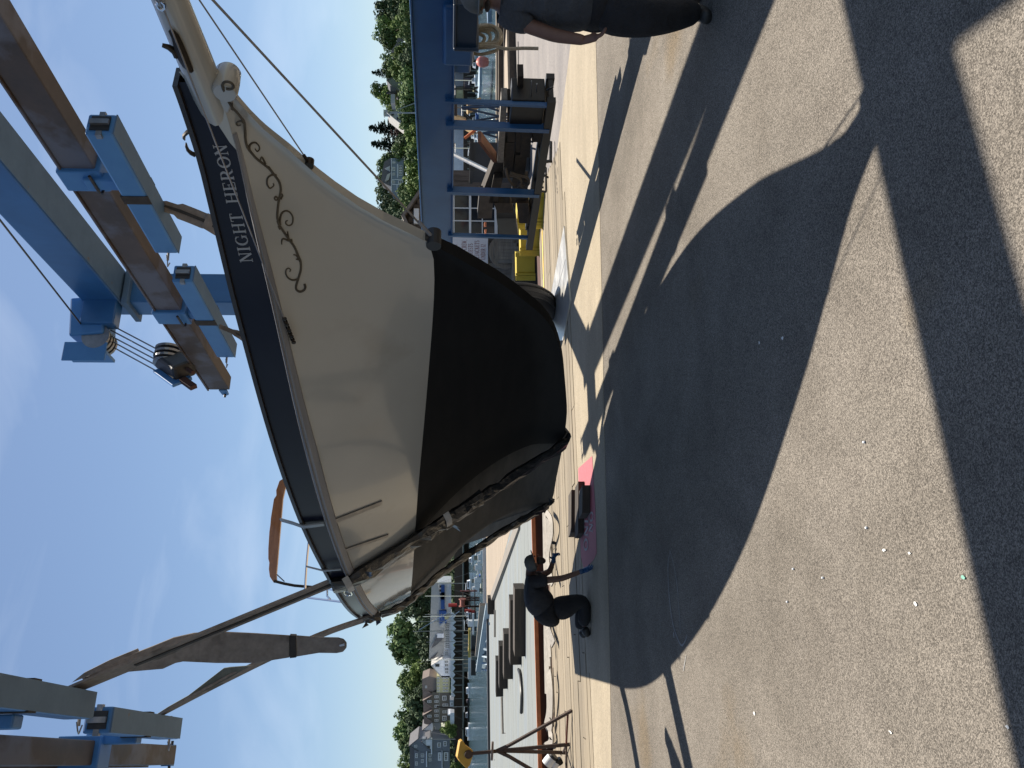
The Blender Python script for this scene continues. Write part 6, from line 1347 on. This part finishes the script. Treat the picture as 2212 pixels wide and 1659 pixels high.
# red winch frame on the tan float
rw_ = bld('winch_frame', 'red steel winch frame with a reel standing at the end of the tan float', c2, 1940, 120, 44, 'winch')
for (x0, x1, y0, y1) in ((1395, 1545, 130, 178), (1600, 1900, -100, -88), (1600, 1940, 20, 34), (1640, 1940, 170, 184), (1690, 1940, 60, 72), (1640, 1660, -100, 180), (1760, 1780, -100, 200), (1850, 1866, -120, 260), (1680, 1800, 230, 262), (1740, 1860, 250, 275), (1450, 1950, 168, 180)): rectf(rw_, 'member', redcan if (x1-x0 < 200 and y1-y0 < 60) else M('rw_dark', (.1, .02, .018), (.16, .035, .03), 4, .6) if x0 == 1600 and y0 < 0 else rustdark, c2, x0, x1, y0, y1, 44, .2)
mb = MB(); p = at(c2, 1640, 100, 43.7); mb.lathe(p, (1, 0, 0), [(0, -.2), (.19, -.2), (.19, -.17), (.13, -.16), (.13, .16), (.19, .17), (.19, .2), (0, .2)], 20); mb.build('reel', M('hose_reel', (.25, .08, .06), (.34, .12, .09), 9, .7), rw_)

# ---- houses on the right hill
Yh = 260
h1 = bld('hill_house', 'blue grey house with white trim, dormer and porches on the right hill', r8, 690, 350, Yh, 'house')
rectf(h1, 'wall', wallblue, r8, 495, 700, 95, 640, Yh, 10)
fac(h1, 'roof', roofdark, r8, [(385, 150), (350, 330), (330, 480), (500, 560), (500, 90)], Yh+.5, 8)
for (x0, x1, y0, y1) in ((520, 562, 240, 300), (520, 562, 335, 375), (508, 560, 462, 508), (615, 690, 460, 515), (520, 565, 150, 180)): win(h1, r8, x0, x1, y0, y1, Yh-.1)
for y0 in (215, 262, 300, 345): win(h1, r8, 625, 680, y0, y0+34, Yh-.1, bars=0)
for (x0, x1, y0, y1) in ((600, 612, 190, 410), (500, 508, 95, 640), (590, 600, 530, 690), (500, 690, 440, 448), (500, 690, 520, 528)): rectf(h1, 'trim', wallwhite, r8, x0, x1, y0, y1, Yh-.2, .3)
for yp in (262,): fac(h1, 'dormer', walllight, r8, [(395, yp), (480, yp-48), (480, yp+50)], Yh-.2, 3); win(h1, r8, 430, 470, yp-15, yp+15, Yh-.3)
fac(h1, 'dormer', roofgrey, r8, [(400, 470), (430, 365), (490, 330), (460, 440)], Yh-.2, 2)
rectf(h1, 'porch', wallsage, r8, 605, 700, 560, 690, Yh-1, 2); rectf(h1, 'porch_opening', black, r8, 625, 665, 570, 640, Yh-1.1, .2)
h2 = bld('tower_house', 'pale grey gabled house with a square roof turret among the spruces', r7, 720, 660, Yh-10, 'house')
gable(h2, r7, 445, 600, 690, 540, 800, Yh-10, 9, walllight, roofgrey, 800); rectf(h2, 'turret', walllight, r7, 372, 440, 548, 625, Yh-9, 2); rectf(h2, 'turret_cornice', wallwhite, r7, 372, 384, 542, 632, Yh-9.3, 2.6)
for (x0, x1, y0, y1) in ((590, 622, 672, 705), (500, 540, 615, 640), (590, 620, 590, 612)): win(h2, r7, x0, x1, y0, y1, Yh-10.2, black)
rectf(h2, 'porch_roof', roofdark, r7, 655, 668, 620, 800, Yh-11.5, 2)
h3 = bld('sage_house', 'sage grey steep roofed house half hidden by trees', r6, 620, 1320, Yh, 'house'); gable(h3, r6, 436, 1310, 580, 1250, 1480, Yh, 8, wallsage, roofdark, 640)
h4 = bld('small_hill_house', 'small grey house with a dark chimney stack and pale wall on the hill', r7, 560, 340, Yh-4, 'house'); rectf(h4, 'wall', walllight, r7, 492, 560, 290, 440, Yh-4, 6); rectf(h4, 'chimney', black, r7, 420, 590, 248, 272, Yh-4.5, 1.2); fac(h4, 'roof', roofdark, r7, [(480, 150), (490, 300), (560, 300), (590, 200)], Yh-3, 5)
h5 = bld('dark_gable_house', 'dark roofed house with a bright white eave line under the tall trees', r6, 790, 780, Yh-2, 'house'); fac(h5, 'roof', roofdark, r6, [(500, 825), (590, 700), (600, 620), (680, 600), (700, 680), (660, 860)], Yh-2, 7); rectf(h5, 'wall', wallgrey, r6, 650, 790, 690, 860, Yh-1, 6); rectf(h5, 'eave', wallwhite, r6, 662, 690, 684, 885, Yh-3, 1); win(h5, r6, 605, 640, 760, 785, Yh-2.2, black, bars=0); win(h5, r6, 708, 735, 745, 775, Yh-1.2, black, bars=0)

# ---- trees
def crown_mesh(name, mat, seed, n=26, leaves=58, size=.05, conic=False, core=True):
    rd_ = random.Random(seed); vs = []; fs = []
    def quad(p, nrm, s_):
        nrm = (nrm+Vector((rd_.uniform(-.6, .6), rd_.uniform(-.6, .6), rd_.uniform(-.4, .7)))).normalized(); x = nrm.orthogonal().normalized(); y = nrm.cross(x); a = rd_.uniform(0, 6.28); x, y = x*math.cos(a)+y*math.sin(a), y*math.cos(a)-x*math.sin(a); b = len(vs)
        vs.extend([p-x*s_-y*s_*.6, p+x*s_-y*s_*.5, p+x*s_*.7+y*s_*.7, p-x*s_*.6+y*s_*.6]); fs.append((b, b+1, b+2, b+3))
    if conic:
        lev = 20
        for i in range(lev):
            z = .06+.92*i/lev; r_ = .34*(1-z)**.8+.02
            nb = 11 if i < 14 else 7
            for k in range(nb):
                a = rd_.uniform(0, 6.28); L__ = r_*rd_.uniform(.65, 1.25); droop = rd_.uniform(-.02, .03)
                for j in range(24): t = rd_.random()**.7; p = Vector((math.cos(a)*L__*t, math.sin(a)*L__*t, z+droop*t+rd_.uniform(-.012, .012)+(.02*t*t))); quad(p+Vector((rd_.uniform(-.015, .015), rd_.uniform(-.015, .015), 0)), Vector((0, 0, 1)), size*rd_.uniform(.35, .7))
    else:
        blobs = []
        for i in range(n):
            while True:
                p = Vector((rd_.uniform(-1, 1), rd_.uniform(-1, 1), rd_.uniform(-1, 1)))
                if p.length < 1: break
            p = Vector((p.x*.36, p.y*.36, .58+p.z*.33)); r_ = rd_.uniform(.09, .17)*(1.15 if p.z < .7 else .9); blobs.append((p, r_))
        for p, r_ in blobs:
            for j in range(leaves):
                d = Vector((rd_.gauss(0, 1), rd_.gauss(0, 1), rd_.gauss(.25, 1))).normalized(); quad(p+d*r_*rd_.uniform(.72, 1.12), d, size*rd_.uniform(.5, 1))
    me = bpy.data.meshes.new(name); me.from_pydata(vs, [], fs); me.materials.append(mat); return me
CM = {}
for key, mat in (('g', greenleaf), ('p', paleleaf), ('d', darkleaf)): CM[key] = [crown_mesh('crown_'+key, mat, 11+i*7+ord(key), n=30, leaves=62, size=.044) for i in range(3)]
CM['c'] = [crown_mesh('crown_spruce', coniferleaf, 5, size=.05, conic=True), crown_mesh('crown_spruce', coniferleaf, 8, size=.05, conic=True)]
CM['k'] = [crown_mesh('crown_copper', copperleaf, 3, size=.036)]
trunk_me = None
def tree(kind, label, c, xt, yc, wid_px, Y, gz, group=None):
    """crown top at crop x=xt, centre y=yc, crown width in crop px"""
    global trunk_me
    top = at(c, xt, yc, Y); a, b = at(c, xt, yc-wid_px/2, Y), at(c, xt, yc+wid_px/2, Y); w_ = abs(a.x-b.x); H0 = max(top.z-gz, w_*.7); h_ = min(H0, w_*(1.75 if kind == 'c' else 1.3))
    t = thing({'c': 'spruce_tree', 'k': 'copper_beech'}.get(kind, 'broadleaf_tree'), label, 'tree', (top.x, Y, top.z-H0), 0, group)
    o = bpy.data.objects.new('crown', random.choice(CM[kind])); COL.objects.link(o); o.parent = t; o.rotation_euler = (0, 0, random.uniform(0, 6)); f_ = .60 if kind == 'c' else .86
    o.scale = (w_/f_, w_/f_, h_/.99); o.location = (0, 0, H0-h_)
    if trunk_me is None:
        mb = MB(); mb.tube([(0, 0, 0), (.012, 0, .3), (-.005, .01, .6)], [.035, .022, .01], 7)
        for k in range(5): mb.tube([(0, 0, .3+.05*k), (.17*math.cos(k*2.1), .17*math.sin(k*2.1), .5+.05*k)], [.013, .004], 5)
        o2 = mb.build('trunk', bark, t, local=True); trunk_me = o2.data
    else: o2 = bpy.data.objects.new('trunk', trunk_me); COL.objects.link(o2); o2.parent = t
    o2.scale = (h_, h_, H0*1.2); return t
TL = [ # crop, kind, top x, centre y, width, Y, label
 (c2, 'g', 300, 640, 560, 330, 'big round crowned tree rising behind the long white building'), (c2, 'g', 380, 900, 420, 335, 'left shoulder of tall green trees behind the white gable'), (c2, 'd', 560, 250, 420, 325, 'dark tree just left of the aft sling behind the long roof'), (c2, 'd', 700, 0, 380, 322, 'dark tree above the red winch behind the long roof'),
 (c2, 'd', 800, 560, 420, 318, 'dark undergrowth tree below the big round one'), (c2, 'd', 820, 860, 420, 318, 'dark tree behind the gabled end of the white building'), (c2, 'g', 560, 1060, 260, 328, 'thin crowned tree at the left foot of the big round tree'),
 (c2, 'p', 700, 1300, 300, 320, 'light green tree right of the inn behind the white gable'), (c2, 'g', 540, 1440, 320, 335, 'mid green tree crown behind the yellow house'), (c2, 'd', 900, 1230, 260, 315, 'dark shrub tree behind the white gable'),
 (c3, 'p', 620, 130, 300, 320, 'pale green tree behind the yellow house roof'), (c3, 'g', 495, 180, 300, 338, 'rounded green crown on the skyline above the yellow house'), (c3, 'g', 520, 480, 330, 338, 'green crown on the skyline above the right inn gable'),
 (c3, 'd', 640, 560, 420, 322, 'dark green tree directly above the inn roof'), (c3, 'g', 440, 850, 420, 340, 'highest green crown on the skyline left of the inn'), (c3, 'g', 430, 1040, 380, 340, 'skyline tree above the white gable house'), (c3, 'd', 640, 800, 460, 322, 'broad dark tree above the left inn gable'),
 (c3, 'd', 680, 1050, 420, 322, 'dark tree behind the white gable house'), (c3, 'g', 520, 1260, 360, 335, 'green tree behind the peak of the grey house'), (c3, 'g', 490, 1480, 380, 338, 'green skyline tree above the tall grey house'), (c3, 'p', 560, 1640, 300, 330, 'lighter green tree at the left frame edge'), (c3, 'd', 620, 1400, 360, 325, 'dark tree behind the roof of the grey house'),
 (c3, 'd', 800, 250, 330, 315, 'dark tree behind the yellow house roof'), (c3, 'p', 1245, 990, 220, 283, 'bright green bush before the white gable house'), (c3, 'p', 1420, 1650, 180, 280, 'leafy shrub at the foot of the grey house'),
 (c1, 'd', 720, 1560, 300, 325, 'dark tree seen just under the aft sling'), (c1, 'd', 900, 1250, 260, 322, 'dark leafy tree between hull bottom and long roof'), (c1, 'd', 960, 1000, 240, 322, 'dark tree beyond the counter of the sailboat'),
 (r6, 'd', 225, 60, 330, 290, 'dark tall tree at the right frame edge above the blue beam'), (r6, 'd', 215, 260, 260, 292, 'dense dark tree second from the right edge'), (r6, 'g', 175, 520, 330, 288, 'tall loose green tree beside the dark ones on the right'), (r6, 'p', 470, 420, 260, 262, 'pale green shrub tree below the tall loose one'), (r6, 'g', 300, 640, 240, 285, 'green tree sloping down to the dark roofed house'),
 (r6, 'd', 420, 140, 300, 262, 'dark lower tree at the right edge near the beam'), (r6, 'g', 600, 560, 240, 240, 'green bushy tree just above the blue beam'), (r6, 'g', 600, 300, 260, 240, 'leafy tree touching the blue beam on the right'), (r6, 'g', 620, 80, 260, 240, 'leafy tree at the far right touching the blue beam'),
 (r6, 'g', 310, 1010, 260, 285, 'rounded green tree left of the dark roofed house'), (r6, 'g', 340, 1120, 240, 287, 'green tree beside the bare topped conifer'), (r6, 'p', 500, 900, 240, 250, 'yellow green tree behind the white eave line'), (r6, 'p', 460, 1150, 260, 252, 'pale green tree before the sage house'),
 (r6, 'c', 175, 1185, 150, 300, 'lone spruce top poking above the green trees'), (r6, 'd', 620, 950, 230, 240, 'dark bush just above the blue beam below the eave'), (r6, 'g', 560, 1080, 260, 243, 'green tree low above the beam'), (r6, 'g', 600, 1300, 280, 240, 'olive green tree before the steep roofed sage house'), (r6, 'g', 640, 1480, 260, 238, 'olive green tree between sage house and chimney house'),
 (r7, 'p', 290, 330, 260, 285, 'light green rounded tree behind the chimney house'), (r7, 'g', 150, 230, 200, 288, 'small green tree on the skyline above the chimney house'), (r7, 'p', 420, 520, 150, 270, 'sunlit tree next to the turret'), (r7, 'g', 560, 430, 260, 242, 'green tree below the chimney house'), (r7, 'g', 640, 220, 300, 238, 'green tree above the beam right of the chimney house'), (r7, 'g', 600, 560, 240, 240, 'green tree at the foot of the tower house'),
 (r7, 'c', 125, 850, 300, 278, 'taller spruce beside the tower house'), (r7, 'c', 165, 1110, 330, 278, 'second broad spruce left of the tower house'), (r7, 'k', 480, 950, 300, 268, 'copper leaved beech under the two spruces'), (r7, 'd', 520, 1120, 300, 262, 'dark tree under the second spruce'),
 (r7, 'g', 620, 780, 260, 242, 'mixed green tree before the tower house'), (r7, 'p', 690, 960, 260, 238, 'bright green tree low under the copper beech'), (r7, 'g', 500, 1230, 220, 260, 'small green tree right of the blue grey house'), (r7, 'p', 700, 1180, 280, 236, 'bright green tree below the second spruce'), (r7, 'g', 320, 1380, 200, 285, 'green tree behind the roof of the blue grey house'),
 (r8, 'g', 250, 200, 260, 285, 'green tree above the dormer of the blue grey house'), (r8, 'g', 220, 420, 280, 287, 'green tree above the left roof of the blue grey house'), (r8, 'd', 230, 640, 260, 284, 'dark tree on the skyline left of the blue grey house'), (r8, 'd', 260, 860, 280, 276, 'dark dense tree meeting the hull of the sailboat'), (r8, 'd', 420, 960, 260, 262, 'dark tree low against the stem of the sailboat'),
 (r8, 'g', 560, 620, 160, 250, 'shrub at the porch of the blue grey house'), (r8, 'p', 690, 220, 300, 238, 'bright leafy tree below the blue grey house'), (r8, 'p', 700, 420, 300, 236, 'second bright leafy tree below the blue grey house'), (r8, 'g', 640, 700, 260, 240, 'leafy tree right of the shed roof'), (r8, 'p', 740, 560, 260, 232, 'yellow green bush just above the beam near the shed'), (r8, 'p', 620, 850, 200, 244, 'yellow green tree touching the shed gable'), (r8, 'd', 540, 1080, 240, 250, 'dark tree behind the shed ridge'), (r8, 'g', 740, 40, 280, 236, 'green tree above the beam right of the blue grey house'),
]
for (c, kd, xt, yc, wpx, Y, lb) in TL:
    gz = hleft(0, Y) if c in (c1, c2, c3) else hright(0, Y); tree(kd, lb, c, xt, yc, wpx*(1.1 if kd == 'c' else (1.32 if c in (c1, c2, c3) else 1.5)), Y, gz-1)
# thicket that fills the slopes between the single trees (nobody could count it)
def thicket(name, lab, n, xr, yr, hf, seed, mats):
    rd_ = random.Random(seed); vs = []; fs = []
    for i in range(n):
        x, y = rd_.uniform(*xr), rd_.uniform(*yr); z = hf(x, y); R_ = rd_.uniform(1.6, 3.4)
        for j in range(34):
            d = Vector((rd_.gauss(0, 1), rd_.gauss(0, 1), abs(rd_.gauss(0, 1)))).normalized(); p = Vector((x, y, z))+Vector((d.x*R_, d.y*R_, d.z*R_*1.5))*rd_.uniform(.7, 1.1); nn = (d+Vector((rd_.uniform(-.5, .5),)*3)).normalized(); u_ = nn.orthogonal().normalized(); v_ = nn.cross(u_); s_ = rd_.uniform(.35, .8); b = len(vs); vs.extend([p-u_*s_-v_*s_*.6, p+u_*s_-v_*s_*.5, p+u_*s_*.7+v_*s_*.7, p-u_*s_*.6+v_*s_*.6]); fs.append((b, b+1, b+2, b+3))
    me = bpy.data.meshes.new(name); me.from_pydata(vs, [], fs); me.materials.append(mats); o = bpy.data.objects.new(name, me); COL.objects.link(o); prop(o, lab, 'trees', None, 'stuff')
thicket('shore_thicket', 'dark green wood covering the left hillside behind the houses', 900, (-215, -20), (306, 400), hleft, 1, darkleaf)
thicket('shore_thicket', 'mixed green scrub covering the right hillside between the houses', 1500, (10, 190), (200, 330), hright, 2, greenleaf)
